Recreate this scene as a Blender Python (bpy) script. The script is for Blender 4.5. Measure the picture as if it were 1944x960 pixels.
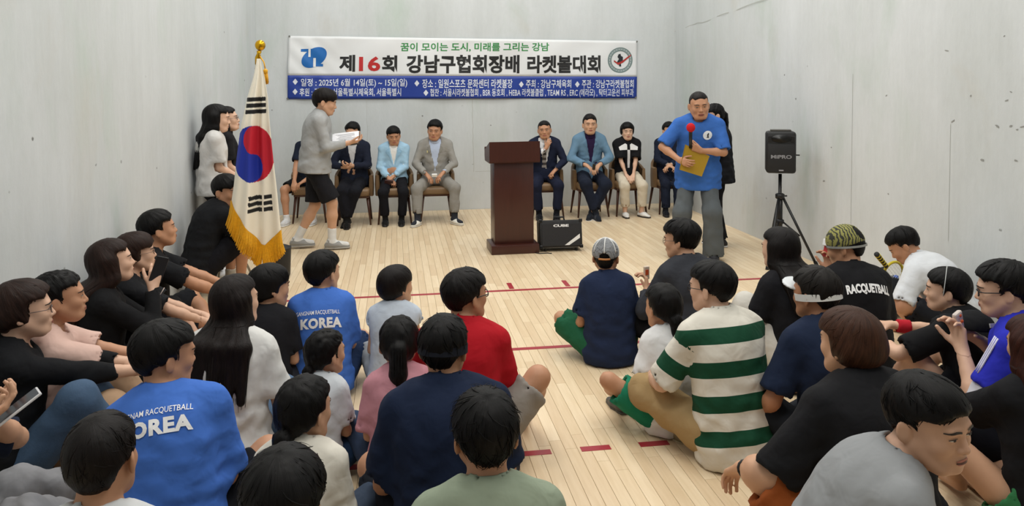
import bpy, bmesh, math, random
import numpy as np
from mathutils import Vector, Matrix
from mathutils.bvhtree import BVHTree

SC = bpy.context.scene
COL = SC.collection
for _o in list(bpy.data.objects):
    bpy.data.objects.remove(_o)
random.seed(7)

# ------------------------------------------------------------------ camera, world, exposure
COURT_W, COURT_L, COURT_H = 6.1, 12.192, 6.1
YF = 11.369                       # front wall
YB = YF - COURT_L                 # back wall, behind the camera
XW = COURT_W / 2
CAM = np.array([-1.131, 0.0, 1.835]); FPX = 1484.8; PPY = 231.4
_yaw, _pitch, _roll = .147, .049, -.008
_f = np.array([math.sin(_yaw) * math.cos(_pitch), math.cos(_yaw) * math.cos(_pitch), -math.sin(_pitch)])
_r = np.array([math.cos(_yaw), -math.sin(_yaw), 0.0]); _u = np.cross(_r, _f)
_r, _u = math.cos(_roll) * _r + math.sin(_roll) * _u, -math.sin(_roll) * _r + math.cos(_roll) * _u
cd = bpy.data.cameras.new('camera'); co = bpy.data.objects.new('camera', cd); COL.objects.link(co)
cd.sensor_width = 36.0; cd.lens = FPX / 1944 * 36.0; cd.shift_y = -(480 - PPY) / 1944
cd.clip_start = .05
_M = Matrix(((_r[0], _u[0], -_f[0], CAM[0]), (_r[1], _u[1], -_f[1], CAM[1]), (_r[2], _u[2], -_f[2], CAM[2]), (0, 0, 0, 1)))
co.matrix_world = _M
SC.camera = co
def ray(x, y): return _f + _r * (x - 972) / FPX + _u * (PPY - y) / FPX
def atz(x, y, z=0.0):
    d = ray(x, y); return CAM + d * ((z - CAM[2]) / d[2])
def aty(x, y, Y):
    d = ray(x, y); return CAM + d * (Y / d[1])

w = bpy.data.worlds.new('world'); SC.world = w; w.use_nodes = True
w.node_tree.nodes['Background'].inputs[0].default_value = (.85, .92, 1, 1)
w.node_tree.nodes['Background'].inputs[1].default_value = .25
SC.view_settings.view_transform = 'Standard'; SC.view_settings.look = 'None'
SC.view_settings.gamma = 1.0; SC.view_settings.use_curve_mapping = False
SC.view_settings.exposure = 0.0

# court luminaires: two rows of flush ceiling panels
LIGHTS = [(x, y) for y in (YF - 1.9, YF - 4.6, YF - 7.3, YF - 10.0) for x in (-1.6, 1.6)]
for (x, y) in LIGHTS:
    ld = bpy.data.lights.new('ceiling_lamp', 'AREA'); ld.shape = 'RECTANGLE'; ld.size = 1.3; ld.size_y = 1.3
    ld.energy = LAMP_W if 'LAMP_W' in globals() else 62.0
    ld.color = (1.0, .985, .95)
    lo = bpy.data.objects.new('ceiling_lamp', ld); COL.objects.link(lo); lo.location = (x, y, COURT_H - .09)

# ------------------------------------------------------------------ materials
def lin(c):
    if isinstance(c, str):
        c = c.lstrip('#'); c = [int(c[i:i + 2], 16) / 255 for i in (0, 2, 4)]
    return tuple(x / 12.92 if x <= .04045 else ((x + .055) / 1.055) ** 2.4 for x in c)
_mats = {}
def mat(name, color, rough=.6, metal=0.0, var=0.0, vscale=8.0, bump=0.0, bscale=30.0, spec=.5, stretch=None, coat=0, alpha=1, trans=0):
    if name in _mats: return _mats[name]
    m = bpy.data.materials.new(name); m.use_nodes = True; nt = m.node_tree; N = nt.nodes; b = N['Principled BSDF']
    c = lin(color); b.inputs['Base Color'].default_value = (*c, 1)
    b.inputs['Roughness'].default_value = rough; b.inputs['Metallic'].default_value = metal
    b.inputs['Specular IOR Level'].default_value = spec
    b.inputs['Coat Weight'].default_value = coat
    b.inputs['Alpha'].default_value = alpha
    b.inputs['Transmission Weight'].default_value = trans
    if var or bump:
        tc = N.new('ShaderNodeTexCoord'); src = tc.outputs['Object']
        if stretch:
            mp = N.new('ShaderNodeMapping'); mp.inputs['Scale'].default_value = stretch
            nt.links.new(src, mp.inputs[0]); src = mp.outputs[0]
    if var:
        n = N.new('ShaderNodeTexNoise'); n.inputs['Scale'].default_value = vscale; n.inputs['Detail'].default_value = 5
        nt.links.new(src, n.inputs['Vector'])
        mx = N.new('ShaderNodeMix'); mx.data_type = 'RGBA'
        mx.inputs[6].default_value = (*[x * (1 - var) for x in c], 1)
        mx.inputs[7].default_value = (*[min(1, x * (1 + var)) for x in c], 1)
        nt.links.new(n.outputs['Fac'], mx.inputs[0]); nt.links.new(mx.outputs[2], b.inputs['Base Color'])
    if bump:
        n2 = N.new('ShaderNodeTexNoise'); n2.inputs['Scale'].default_value = bscale; n2.inputs['Detail'].default_value = 4
        nt.links.new(src, n2.inputs['Vector'])
        bp = N.new('ShaderNodeBump'); bp.inputs['Strength'].default_value = bump; bp.inputs['Distance'].default_value = .01
        nt.links.new(n2.outputs['Fac'], bp.inputs['Height']); nt.links.new(bp.outputs[0], b.inputs['Normal'])
    _mats[name] = m
    return m
def cloth(color, rough=.88):
    nm = 'cloth_' + color.lstrip('#')
    if nm in _mats: return _mats[nm]
    m = mat(nm, color, rough, var=.08, vscale=9, spec=.2); nt = m.node_tree; wrinkle(nt); return m
def wrinkle(nt, strength=.5):
    """soft creases of worn cloth: distorted noise at two sizes"""
    N = nt.nodes; L = nt.links; tc = N.new('ShaderNodeTexCoord'); h = None
    for sc, di, wt in ((6.0, .7, 1.0), (15, .5, .30)):
        n = N.new('ShaderNodeTexNoise'); n.inputs['Scale'].default_value = sc; n.inputs['Detail'].default_value = 2; n.inputs['Distortion'].default_value = di; L.new(tc.outputs['Object'], n.inputs['Vector'])
        mu = N.new('ShaderNodeMath'); mu.operation = 'MULTIPLY_ADD'; mu.inputs[1].default_value = wt; mu.inputs[2].default_value = 0; L.new(n.outputs['Fac'], mu.inputs[0])
        if h is not None: L.new(h, mu.inputs[2])
        h = mu.outputs[0]
    bp = N.new('ShaderNodeBump'); bp.inputs['Strength'].default_value = strength; bp.inputs['Distance'].default_value = .035
    L.new(h, bp.inputs['Height']); L.new(bp.outputs[0], N['Principled BSDF'].inputs['Normal'])
def plain(color, rough=.6, **k):
    return mat('plain_%s_%d' % (color.lstrip('#'), int(rough * 100)), color, rough, **k)

# ------------------------------------------------------------------ object helpers
def link(name, me, m=None, parent=None, loc=None):
    o = bpy.data.objects.new(name, me); COL.objects.link(o)
    if m is not None:
        for x in (m if isinstance(m, (list, tuple)) else [m]): me.materials.append(x)
    if parent is not None: o.parent = parent
    if loc is not None: o.location = loc
    return o
def tag(o, label=None, cat=None, group=None, kind=None):
    if label: o['label'] = label
    if cat: o['category'] = cat
    if group: o['group'] = group
    if kind: o['kind'] = kind
    return o
def thing(name, loc, label, cat, group=None, rz=0.0):
    o = bpy.data.objects.new(name, None); COL.objects.link(o); o.location = loc; o.rotation_euler = (0, 0, rz)
    o.empty_display_size = .1
    return tag(o, label, cat, group)
class MB:
    """collects boxes, tubes, lathes into one mesh"""
    def __init__(s): s.v = []; s.f = []; s.mi = []
    def add(s, vs, fs, mi=0):
        n = len(s.v); s.v += [tuple(map(float, v)) for v in vs]; s.f += [tuple(i + n for i in f) for f in fs]; s.mi += [mi] * len(fs); return s
    def box(s, c, h, R=None, bev=0.0, mi=0):
        hx, hy, hz = h; c = np.array(c, float); R = np.eye(3) if R is None else np.array(R)
        if bev <= 0:
            P = [(sx * hx, sy * hy, sz * hz) for sx in (-1, 1) for sy in (-1, 1) for sz in (-1, 1)]
            F = [(0, 1, 3, 2), (4, 6, 7, 5), (0, 4, 5, 1), (2, 3, 7, 6), (0, 2, 6, 4), (1, 5, 7, 3)]
        else:
            b = min(bev, hx * .98, hy * .98, hz * .98)
            bm = bmesh.new(); bmesh.ops.create_cube(bm, size=2)
            for v in bm.verts: v.co = (v.co.x * hx, v.co.y * hy, v.co.z * hz)
            bmesh.ops.bevel(bm, geom=list(bm.edges), offset=b, segments=2, affect='EDGES', profile=.5)
            bm.verts.index_update(); P = [tuple(v.co) for v in bm.verts]; F = [tuple(v.index for v in f.verts) for f in bm.faces]; bm.free()
        return s.add([c + R @ np.array(p) for p in P], F, mi)
    def tube(s, pts, rad, n=10, mi=0, cap=True):
        pts = [np.array(p, float) for p in pts]
        rad = [rad] * len(pts) if np.isscalar(rad) else rad
        V = []; F = []; prev = None
        for i, p in enumerate(pts):
            t = pts[min(i + 1, len(pts) - 1)] - pts[max(i - 1, 0)]; t = t / (np.linalg.norm(t) + 1e-9)
            if prev is None:
                a = np.array([0, 0, 1.]) if abs(t[2]) < .9 else np.array([1., 0, 0]); x = np.cross(t, a)
            else: x = prev - t * (prev @ t)
            x /= np.linalg.norm(x); prev = x; y = np.cross(t, x)
            for k in range(n):
                a = 2 * math.pi * k / n; V.append(p + rad[i] * (math.cos(a) * x + math.sin(a) * y))
        for i in range(len(pts) - 1):
            for k in range(n):
                F.append((i * n + k, i * n + (k + 1) % n, (i + 1) * n + (k + 1) % n, (i + 1) * n + k))
        if cap: F.append(tuple(range(n - 1, -1, -1))); F.append(tuple((len(pts) - 1) * n + k for k in range(n)))
        return s.add(V, F, mi)
    def lathe(s, c, prof, n=20, mi=0, R=None):
        R = np.eye(3) if R is None else np.array(R); V = []; F = []; c = np.array(c, float)
        for (r, z) in prof:
            for k in range(n):
                a = 2 * math.pi * k / n; V.append(c + R @ np.array([r * math.cos(a), r * math.sin(a), z]))
        for i in range(len(prof) - 1):
            for k in range(n): F.append((i * n + k, i * n + (k + 1) % n, (i + 1) * n + (k + 1) % n, (i + 1) * n + k))
        F.append(tuple(range(n - 1, -1, -1))); F.append(tuple((len(prof) - 1) * n + k for k in range(n)))
        return s.add(V, F, mi)
    def ell(s, c, r, n=14, mi=0, R=None):
        prof = [(max(1e-4, math.sin(math.pi * i / 9)), -math.cos(math.pi * i / 9)) for i in range(10)]
        R = np.eye(3) if R is None else np.array(R); S = R @ np.diag(r)
        return s.lathe(c, prof, n, mi, S)
    def mesh(s, name, smooth=False):
        me = bpy.data.meshes.new(name); me.from_pydata(s.v, [], s.f); me.update()
        if any(s.mi): me.polygons.foreach_set('material_index', s.mi)
        if smooth: me.shade_smooth()
        return me
    def build(s, name, m, parent=None, loc=None, smooth=False):
        return link(name, s.mesh(name, smooth), m, parent, loc)
def rz(a): c, s = math.cos(a), math.sin(a); return np.array([[c, -s, 0], [s, c, 0], [0, 0, 1.]])
def rx(a): c, s = math.cos(a), math.sin(a); return np.array([[1, 0, 0], [0, c, -s], [0, s, c]])
def ry(a): c, s = math.cos(a), math.sin(a); return np.array([[c, 0, s], [0, 1, 0], [-s, 0, c]])
def smooth_by_angle(o, ang=40):
    o.data.shade_smooth(); 
    try: o.data.set_sharp_from_angle(angle=math.radians(ang))
    except Exception: pass
    return o
_txt = {}
def text_mesh(s, bold=0.0, shear=0.0, space=1.0):
    """flat glyph outlines, normalised: x from 0..w, z up, height 1 for full glyph box; returns verts (n,2), faces"""
    key = (s, bold, shear, space)
    if key in _txt: return _txt[key]
    cu = bpy.data.curves.new('glyphs', 'FONT'); cu.body = s; cu.offset = bold; cu.shear = shear; cu.resolution_u = 3
    cu.space_character = space; cu.fill_mode = 'FRONT'
    o = bpy.data.objects.new('glyphs', cu); COL.objects.link(o)
    dg = bpy.context.evaluated_depsgraph_get(); me = bpy.data.meshes.new_from_object(o.evaluated_get(dg))
    bm = bmesh.new(); bm.from_mesh(me); bmesh.ops.triangulate(bm, faces=list(bm.faces))
    V = np.array([(v.co.x, v.co.y) for v in bm.verts]).reshape(-1, 2); bm.verts.index_update()
    F = [tuple(v.index for v in f.verts) for f in bm.faces]; bm.free()
    bpy.data.objects.remove(o); bpy.data.curves.remove(cu); bpy.data.meshes.remove(me)
    _txt[key] = (V, F); return V, F
def fit_text(s, x0, x1, z0, z1, bold=.012, shear=0, space=1.0):
    V, F = text_mesh(s, bold, shear, space); a = V.min(0); b = V.max(0)
    W = np.empty_like(V); W[:, 0] = x0 + (V[:, 0] - a[0]) / (b[0] - a[0]) * (x1 - x0); W[:, 1] = z0 + (V[:, 1] - a[1]) / (b[1] - a[1]) * (z1 - z0)
    return W, F
def subdiv2d(V, F, maxlen):
    """split long triangle edges so that glyphs can follow a curved surface"""
    bm = bmesh.new(); vs = [bm.verts.new((x, y, 0)) for x, y in V]
    for f in F:
        try: bm.faces.new([vs[i] for i in f])
        except ValueError: pass
    for _ in range(4):
        E = [e for e in bm.edges if e.calc_length() > maxlen]
        if not E: break
        bmesh.ops.subdivide_edges(bm, edges=E, cuts=1); bmesh.ops.triangulate(bm, faces=list(bm.faces))
    bm.verts.index_update(); V2 = np.array([(v.co.x, v.co.y) for v in bm.verts]); F2 = [tuple(v.index for v in f.verts) for f in bm.faces]; bm.free()
    return V2, F2

# ------------------------------------------------------------------ room shell
def wall_material(name, axis):
    m = bpy.data.materials.new(name); m.use_nodes = True; nt = m.node_tree; N = nt.nodes; L = nt.links; b = N['Principled BSDF']
    b.inputs['Roughness'].default_value = .62; b.inputs['Specular IOR Level'].default_value = .3
    tc = N.new('ShaderNodeTexCoord')
    def noise(scale, sc3, detail=5, rough=.6, dist=0):
        mp = N.new('ShaderNodeMapping'); mp.inputs['Scale'].default_value = sc3; L.new(tc.outputs['Object'], mp.inputs[0])
        n = N.new('ShaderNodeTexNoise'); n.inputs['Scale'].default_value = scale; n.inputs['Detail'].default_value = detail
        n.inputs['Roughness'].default_value = rough; n.inputs['Distortion'].default_value = dist; L.new(mp.outputs[0], n.inputs['Vector']); return n.outputs['Fac']
    def ramp(src, p0, c0, p1, c1):
        r = N.new('ShaderNodeValToRGB'); r.color_ramp.elements[0].position = p0; r.color_ramp.elements[0].color = (*c0, 1)
        r.color_ramp.elements[1].position = p1; r.color_ramp.elements[1].color = (*c1, 1); L.new(src, r.inputs[0]); return r.outputs[0]
    def mix(fac, a, c, mode='MIX'):
        x = N.new('ShaderNodeMix'); x.data_type = 'RGBA'; x.blend_type = mode
        if isinstance(fac, float): x.inputs[0].default_value = fac
        else: L.new(fac, x.inputs[0])
        for i, q in ((6, a), (7, c)):
            if isinstance(q, tuple): x.inputs[i].default_value = (*q, 1)
            else: L.new(q, x.inputs[i])
        return x.outputs[2]
    big = noise(.8, (1, 1, .45), 6, .62)
    base = ramp(big, .32, lin('#cbd0d0'), .68, lin('#dde1e4'))
    green = ramp(noise(1.1, (1.3, 1.3, .5), 4, .6, .3), .55, (0, 0, 0), .8, (1, 1, 1))
    base = mix(green, base, lin('#c3cfc8'))
    warm = ramp(noise(.9, (1, 1, .8), 5, .6, .5), .58, (0, 0, 0), .8, (.8, .8, .8))
    base = mix(warm, base, lin('#cac8c0'))
    streak = ramp(noise(3.0, (3.0, 3.0, .22), 6, .7), .3, (.94, .94, .94), .7, (1, 1, 1))
    base = mix(1.0, base, streak, 'MULTIPLY')
    fine = ramp(noise(22.0, (1, 1, .5), 6, .75), .25, (.95, .95, .95), .7, (1, 1, 1))
    base = mix(1.0, base, fine, 'MULTIPLY')
    # ball scuffs: sparse dark specks
    mp = N.new('ShaderNodeMapping'); mp.inputs['Scale'].default_value = (3.0, 3.0, 3.8); L.new(tc.outputs['Object'], mp.inputs[0])
    v = N.new('ShaderNodeTexVoronoi'); v.inputs['Scale'].default_value = 1.0; v.inputs['Randomness'].default_value = 1.0; L.new(mp.outputs[0], v.inputs['Vector'])
    nz = noise(26, (1, 1, 1), 3)
    ad = N.new('ShaderNodeMath'); ad.operation = 'MULTIPLY_ADD'; ad.inputs[1].default_value = .10; L.new(nz, ad.inputs[0]); L.new(v.outputs['Distance'], ad.inputs[2])
    speck = ramp(ad.outputs[0], .075, (.9, .9, .9), .10, (0, 0, 0))
    gate = ramp(noise(.55, (1, 1, 1.2), 2), .44, (0, 0, 0), .54, (1, 1, 1))
    sp = N.new('ShaderNodeMix'); sp.data_type = 'RGBA'; sp.blend_type = 'MULTIPLY'; sp.inputs[0].default_value = 1; L.new(speck, sp.inputs[6]); L.new(gate, sp.inputs[7])
    base = mix(sp.outputs[2], base, lin('#6f706e'))
    L.new(base, b.inputs['Base Color'])
    bp = N.new('ShaderNodeBump'); bp.inputs['Strength'].default_value = .25; bp.inputs['Distance'].default_value = .01
    L.new(noise(9, (1, 1, .4), 7, .7), bp.inputs['Height']); L.new(bp.outputs[0], b.inputs['Normal'])
    return m
T = .2
WM = wall_material('painted_concrete', 0)
def slab(name, c, h, m):
    o = MB().box(c, h).build(name, m); tag(o, kind='structure'); return o
wall_left = slab('wall_left', (-XW - T / 2, (YF + YB) / 2, COURT_H / 2), (T / 2, COURT_L / 2 + T, COURT_H / 2 + T), WM)
wall_right = slab('wall_right', (XW + T / 2, (YF + YB) / 2, COURT_H / 2), (T / 2, COURT_L / 2 + T, COURT_H / 2 + T), WM)
wall_front = slab('wall_front', (0, YF + T / 2, COURT_H / 2), (XW, T / 2, COURT_H / 2), WM)
wall_back = slab('wall_back', (0, YB - T / 2, COURT_H / 2), (XW, T / 2, COURT_H / 2), mat('back_wall_paint', '#8d8f8e', .6))
ceiling = slab('ceiling', (0, (YF + YB) / 2, COURT_H + T / 2), (XW, COURT_L / 2, T / 2), mat('ceiling_paint', '#d8d8d4', .7))
# fine cracks and casting joints of the concrete: shallow dark slivers set in the wall face
CRK = mat('crack_grey', '#b3b5b0', .9)
def crack(pts, w=.004, name='crack', par=wall_front, d=(0, -.0006, 0)):
    mb = MB()
    for a, b in zip(pts[:-1], pts[1:]):
        a = np.array(a); b = np.array(b); t = (b - a) / np.linalg.norm(b - a)
        n = np.cross(t, np.array(d) / np.linalg.norm(d)); n = n / np.linalg.norm(n) * w / 2; dd = np.array(d)
        mb.add([a - n + dd, b - n + dd, b + n + dd, a + n + dd], [(0, 1, 2, 3)])
    return mb.build(name, CRK, par)
rr = random.Random(3)
def wander(a, b, n, amp):
    a = np.array(a, float); b = np.array(b, float); out = []
    for i in range(n + 1):
        p = a + (b - a) * i / n
        if 0 < i < n: p = p + np.array([rr.uniform(-1, 1) * amp * (abs(b[0] - a[0]) < abs(b[2] - a[2])), rr.uniform(-1, 1) * amp * (abs(b[1] - a[1]) > 1 and 0), rr.uniform(-1, 1) * amp * (abs(b[0] - a[0]) + abs(b[1] - a[1]) > abs(b[2] - a[2]))])
        out.append(p)
    return out
crack(wander((-.03, YF, 1.60), (-.02, YF, .55), 14, .006), .006, 'casting_joint')
crack(wander((.0, YF, .555), (.62, YF, .545), 10, .008), .005)
crack(wander((-1.55, YF, 1.60), (-1.54, YF, .9), 10, .005), .003, 'casting_joint')
crack(wander((XW, YF, 2.60), (XW, 8.0, 2.79), 22, .012), .008, 'crack', wall_right, (-.002, 0, 0))
crack(wander((XW, 6.7, 1.9), (XW, 6.7, .5), 12, .0), .004, 'casting_joint', wall_right, (-.002, 0, 0))
crack(wander((XW, 5.4, 1.5), (XW, 5.4, .6), 12, .0), .004, 'casting_joint', wall_right, (-.002, 0, 0))

# ball scuffs on the side walls
SCF = mat('scuff_grey', '#949592', .9, var=.3, vscale=80)
def scuffs(par, xw, lst, sg):
    for (u_, v_) in lst:
        d = ray(u_, v_); p = CAM + d * ((xw - CAM[0]) / d[0]); n = 9; a0 = rr.uniform(-.5, .5); L_ = rr.uniform(.010, .026); H_ = rr.uniform(.004, .009)
        V = [(xw - sg * .0015, p[1] + (L_ * math.cos(t) * math.cos(a0) - H_ * math.sin(t) * math.sin(a0)) * rr.uniform(.7, 1.2), p[2] + (L_ * math.cos(t) * math.sin(a0) + H_ * math.sin(t) * math.cos(a0)) * rr.uniform(.7, 1.2)) for t in np.linspace(0, 6.283, n + 1)[:-1]]
        MB().add(V, [tuple(range(n))]).build('scuff_mark', SCF, par)
scuffs(wall_left, -XW, [(x / 2.286, y / 2.286) for x, y in ((165, 62), (425, 340), (448, 342), (158, 370), (112, 476), (155, 510), (20, 515), (5, 650), (240, 704), (268, 688), (363, 575), (515, 697), (605, 720), (727, 548), (198, 785), (140, 800), (105, 903), (460, 440), (20, 780), (610, 352))], 1)
scuffs(wall_right, XW, [(1240 + x / 2.134, y / 2.134) for x, y in ((1423, 146), (1190, 205), (722, 597), (1287, 388), (1450, 372), (1433, 407), (1395, 512), (1450, 510), (1475, 525), (1498, 513), (1335, 648), (1470, 650), (953, 785), (692, 733), (945, 387), (1215, 490))], 1)

# ------------------------------------------------------------------ maple strip floor
def wood_material(name, src):
    m = bpy.data.materials.new(name); m.use_nodes = True; nt = m.node_tree; N = nt.nodes; L = nt.links; b = N['Principled BSDF']
    b.inputs['Roughness'].default_value = .33; b.inputs['Specular IOR Level'].default_value = .4
    if src == 'object':
        oi = N.new('ShaderNodeObjectInfo'); tone = oi.outputs['Random']
    else:
        at = N.new('ShaderNodeAttribute'); at.attribute_name = 'tone'; tone = at.outputs['Fac']
    r = N.new('ShaderNodeValToRGB'); e = r.color_ramp.elements
    e[0].position = 0; e[0].color = (*lin('#dcc4a2'), 1); e[1].position = 1; e[1].color = (*lin('#ecd8b8'), 1)
    k = e.new(.5); k.color = (*lin('#e4ceac'), 1)
    L.new(tone, r.inputs[0])
    ge = N.new('ShaderNodeNewGeometry'); mp = N.new('ShaderNodeMapping'); mp.inputs['Scale'].default_value = (22, 1.6, 1); L.new(ge.outputs['Position'], mp.inputs[0])
    n = N.new('ShaderNodeTexNoise'); n.inputs['Scale'].default_value = 2.2; n.inputs['Detail'].default_value = 6; n.inputs['Distortion'].default_value = .6; L.new(mp.outputs[0], n.inputs['Vector'])
    r2 = N.new('ShaderNodeValToRGB'); r2.color_ramp.elements[0].position = .3; r2.color_ramp.elements[0].color = (.92, .89, .84, 1); r2.color_ramp.elements[1].position = .65; r2.color_ramp.elements[1].color = (1, 1, 1, 1); L.new(n.outputs['Fac'], r2.inputs[0])
    mx = N.new('ShaderNodeMix'); mx.data_type = 'RGBA'; mx.blend_type = 'MULTIPLY'; mx.inputs[0].default_value = 1
    L.new(r.outputs[0], mx.inputs[6]); L.new(r2.outputs[0], mx.inputs[7]); L.new(mx.outputs[2], b.inputs['Base Color'])
    n3 = N.new('ShaderNodeTexNoise'); n3.inputs['Scale'].default_value = 1.3; L.new(ge.outputs['Position'], n3.inputs['Vector'])
    mr = N.new('ShaderNodeMapRange'); mr.inputs[3].default_value = .27; mr.inputs[4].default_value = .45; L.new(n3.outputs['Fac'], mr.inputs[0]); L.new(mr.outputs[0], b.inputs['Roughness'])
    return m
floor = MB().box((0, (YF + YB) / 2, -.06), (XW, COURT_L / 2, .05)).build('floor', mat('floor_joint', '#6d5636', .8)); tag(floor, kind='structure')
SW = COURT_W / 96; GAP = .0016; PH = .010
rp = random.Random(11); planks = []
LENS = [.45, .6, .8, 1.0, 1.25]
for i in range(96):
    x = -XW + (i + .5) * SW; y = YF - .004
    y -= 0.0
    while y > YB:
        l = rp.choice(LENS); planks.append((x, y - l / 2, l)); y -= l
def pxy(P):
    d = np.asarray(P) - CAM; z = d @ _f
    return 972 + FPX * (d @ _r) / z, PPY - FPX * (d @ _u) / z, z
score = []
for k, (x, y, l) in enumerate(planks):
    s = 0
    if y > 1.6:
        u_, v_, z_ = pxy((x, y, 0))
        if -20 < u_ < 1964 and v_ < 985:
            s = l / z_ ** 2
            vis = (960 < u_ < 1420 and 480 < v_) or (560 < u_ < 1420 and 395 < v_ < 560) or (660 < u_ < 860 and v_ < 600)
            if not vis: s *= .02
    score.append((s, k))
score.sort(reverse=True); near = {k for s, k in score[:300]}
wm_o = wood_material('maple_strip', 'object'); wm_a = wood_material('maple_strip_far', 'attr')
pm = {}
def plank_mesh(l):
    if l not in pm:
        mb = MB(); hx = SW / 2 - GAP / 2; hy = l / 2 - GAP / 2; e = .0008
        V = [(-hx, -hy, -PH), (hx, -hy, -PH), (hx, hy, -PH), (-hx, hy, -PH), (-hx, -hy, -e), (hx, -hy, -e), (hx, hy, -e), (-hx, hy, -e),
             (-hx + e, -hy + e, 0), (hx - e, -hy + e, 0), (hx - e, hy - e, 0), (-hx + e, hy - e, 0)]
        F = [(0, 1, 5, 4), (1, 2, 6, 5), (2, 3, 7, 6), (3, 0, 4, 7), (4, 5, 9, 8), (5, 6, 10, 9), (6, 7, 11, 10), (7, 4, 8, 11), (8, 9, 10, 11)]
        mb.add(V, F); me = mb.mesh('plank'); me.materials.append(wm_o); pm[l] = (me, V, F)
    return pm[l]
far = MB(); tones = []
for k, (x, y, l) in enumerate(planks):
    me, V, F = plank_mesh(l)
    if y - l / 2 < YB: continue
    if y + l / 2 > YF: continue
    if k in near:
        o = bpy.data.objects.new('plank', me); COL.objects.link(o); o.parent = floor; o.location = (x, y, 0)
    else:
        far.add([(a + x, b_ + y, c_) for a, b_, c_ in V], F); tones += [rp.random()] * len(V)
fo = far.build('plank_strips', wm_a, floor); fo['kind'] = 'stuff'
at = fo.data.attributes.new('tone', 'FLOAT', 'POINT'); at.data.foreach_set('value', tones)
RED = mat('court_line_red', '#a02a36', .4, var=.08)
def court_line(x0, x1, y0, y1):
    o = MB().box(((x0 + x1) / 2, (y0 + y1) / 2, .0008), ((x1 - x0) / 2, (y1 - y0) / 2, .0007)).build('court_line', RED, floor); return o
court_line(-XW, XW, YF - 4.57 - .025, YF - 4.57 + .025)
court_line(-XW, XW, YF - 6.10 - .025, YF - 6.10 + .025)
dx0 = atz(1102.3, 852)[0]
for i in range(-9, 9):
    x0 = dx0 + i * .305
    if -XW < x0 < XW - .16: court_line(x0, x0 + .1525, YF - 7.62 - .025, YF - 7.62 + .025)
for (u_, v_) in ((968.5, 542), (1073.5, 537)):
    p = atz(u_, v_); court_line(p[0] - .022, p[0] + .022, YF - 4.57 + .05, YF - 4.57 + .26)
# ------------------------------------------------------------------ implicit-surface modelling (smooth unions, meshed on a rectilinear grid)
BIG = .12
class Cone:                       # tapered capsule; optional flattening along n; optional flat cut at b end / a end
    def __init__(s, a, b, ra, rb, k=.02, op='+', n=None, flat=1.0, cutb=False, cuta=False):
        s.a = np.array(a, float); s.b = np.array(b, float); s.ra = ra; s.rb = rb; s.k = k; s.op = op
        s.n = None if n is None else np.array(n, float) / np.linalg.norm(n); s.flat = flat; s.cutb = cutb; s.cuta = cuta
    def bb(s, m):
        r = max(s.ra, s.rb) * max(1, s.flat) + m
        return np.minimum(s.a, s.b) - r, np.maximum(s.a, s.b) + r
    def d(s, X, Y, Z):
        ba = s.b - s.a; l2 = ba @ ba + 1e-12
        px, py, pz = X - s.a[0], Y - s.a[1], Z - s.a[2]
        tt = (px * ba[0] + py * ba[1] + pz * ba[2]) / l2
        t = np.clip(tt, 0, 1)
        qx = px - t * ba[0]; qy = py - t * ba[1]; qz = pz - t * ba[2]
        rr_ = s.ra + (s.rb - s.ra) * t
        q2 = qx * qx + qy * qy + qz * qz
        if s.n is not None:
            qn = qx * s.n[0] + qy * s.n[1] + qz * s.n[2]
            q2 = q2 + qn * qn * (1 / s.flat ** 2 - 1)
            dist = (np.sqrt(np.maximum(q2, 0)) - rr_) * (min(1, s.flat) * .5 + .5)
        else: dist = np.sqrt(q2) - rr_
        L = math.sqrt(l2)
        if s.cutb: dist = np.maximum(dist, (tt - 1) * L)
        if s.cuta: dist = np.maximum(dist, -tt * L)
        return dist
class Ell:
    def __init__(s, c, r, R=None, k=.03, op='+'):
        s.c = np.array(c, float); s.r = np.array(r, float); s.R = np.eye(3) if R is None else np.array(R); s.k = k; s.op = op
    def bb(s, m):
        e = np.sqrt(((s.R * s.r) ** 2).sum(1)) + m
        return s.c - e, s.c + e
    def d(s, X, Y, Z):
        px, py, pz = X - s.c[0], Y - s.c[1], Z - s.c[2]; a = 0; b = 0
        for i in range(3):
            q = px * s.R[0, i] + py * s.R[1, i] + pz * s.R[2, i]
            a = a + (q / s.r[i]) ** 2; b = b + (q / s.r[i] ** 2) ** 2
        k0 = np.sqrt(a); return k0 * (k0 - 1) / (np.sqrt(b) + 1e-6)
class Box:
    def __init__(s, c, h, R=None, r=.005, k=.01, op='+'):
        s.c = np.array(c, float); s.h = np.array(h, float); s.R = np.eye(3) if R is None else np.array(R); s.r0 = r; s.k = k; s.op = op
    def bb(s, m):
        e = np.abs(s.R) @ s.h + m; return s.c - e, s.c + e
    def d(s, X, Y, Z):
        px, py, pz = X - s.c[0], Y - s.c[1], Z - s.c[2]; o = 0; mx = None
        for i in range(3):
            q = np.abs(px * s.R[0, i] + py * s.R[1, i] + pz * s.R[2, i]) - (s.h[i] - s.r0)
            o = o + np.maximum(q, 0) ** 2; mx = q if mx is None else np.maximum(mx, q)
        return np.sqrt(o) + np.minimum(mx, 0) - s.r0
class Half:                       # keep the side dot(p-c,n)<0
    def __init__(s, c, n, op='cut', k=0.0): s.c = np.array(c, float); s.n = np.array(n, float) / np.linalg.norm(n); s.op = op; s.k = k
    def bb(s, m): return None
    def d(s, X, Y, Z): return (X - s.c[0]) * s.n[0] + (Y - s.c[1]) * s.n[1] + (Z - s.c[2]) * s.n[2]
class Func:                       # displacement: adds fn(X,Y,Z) to the field where it is near the surface
    def __init__(s, fn): s.fn = fn; s.op = 'disp'; s.k = 0.0
    def bb(s, m): return None
    def d(s, X, Y, Z): return s.fn(X, Y, Z)
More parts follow.
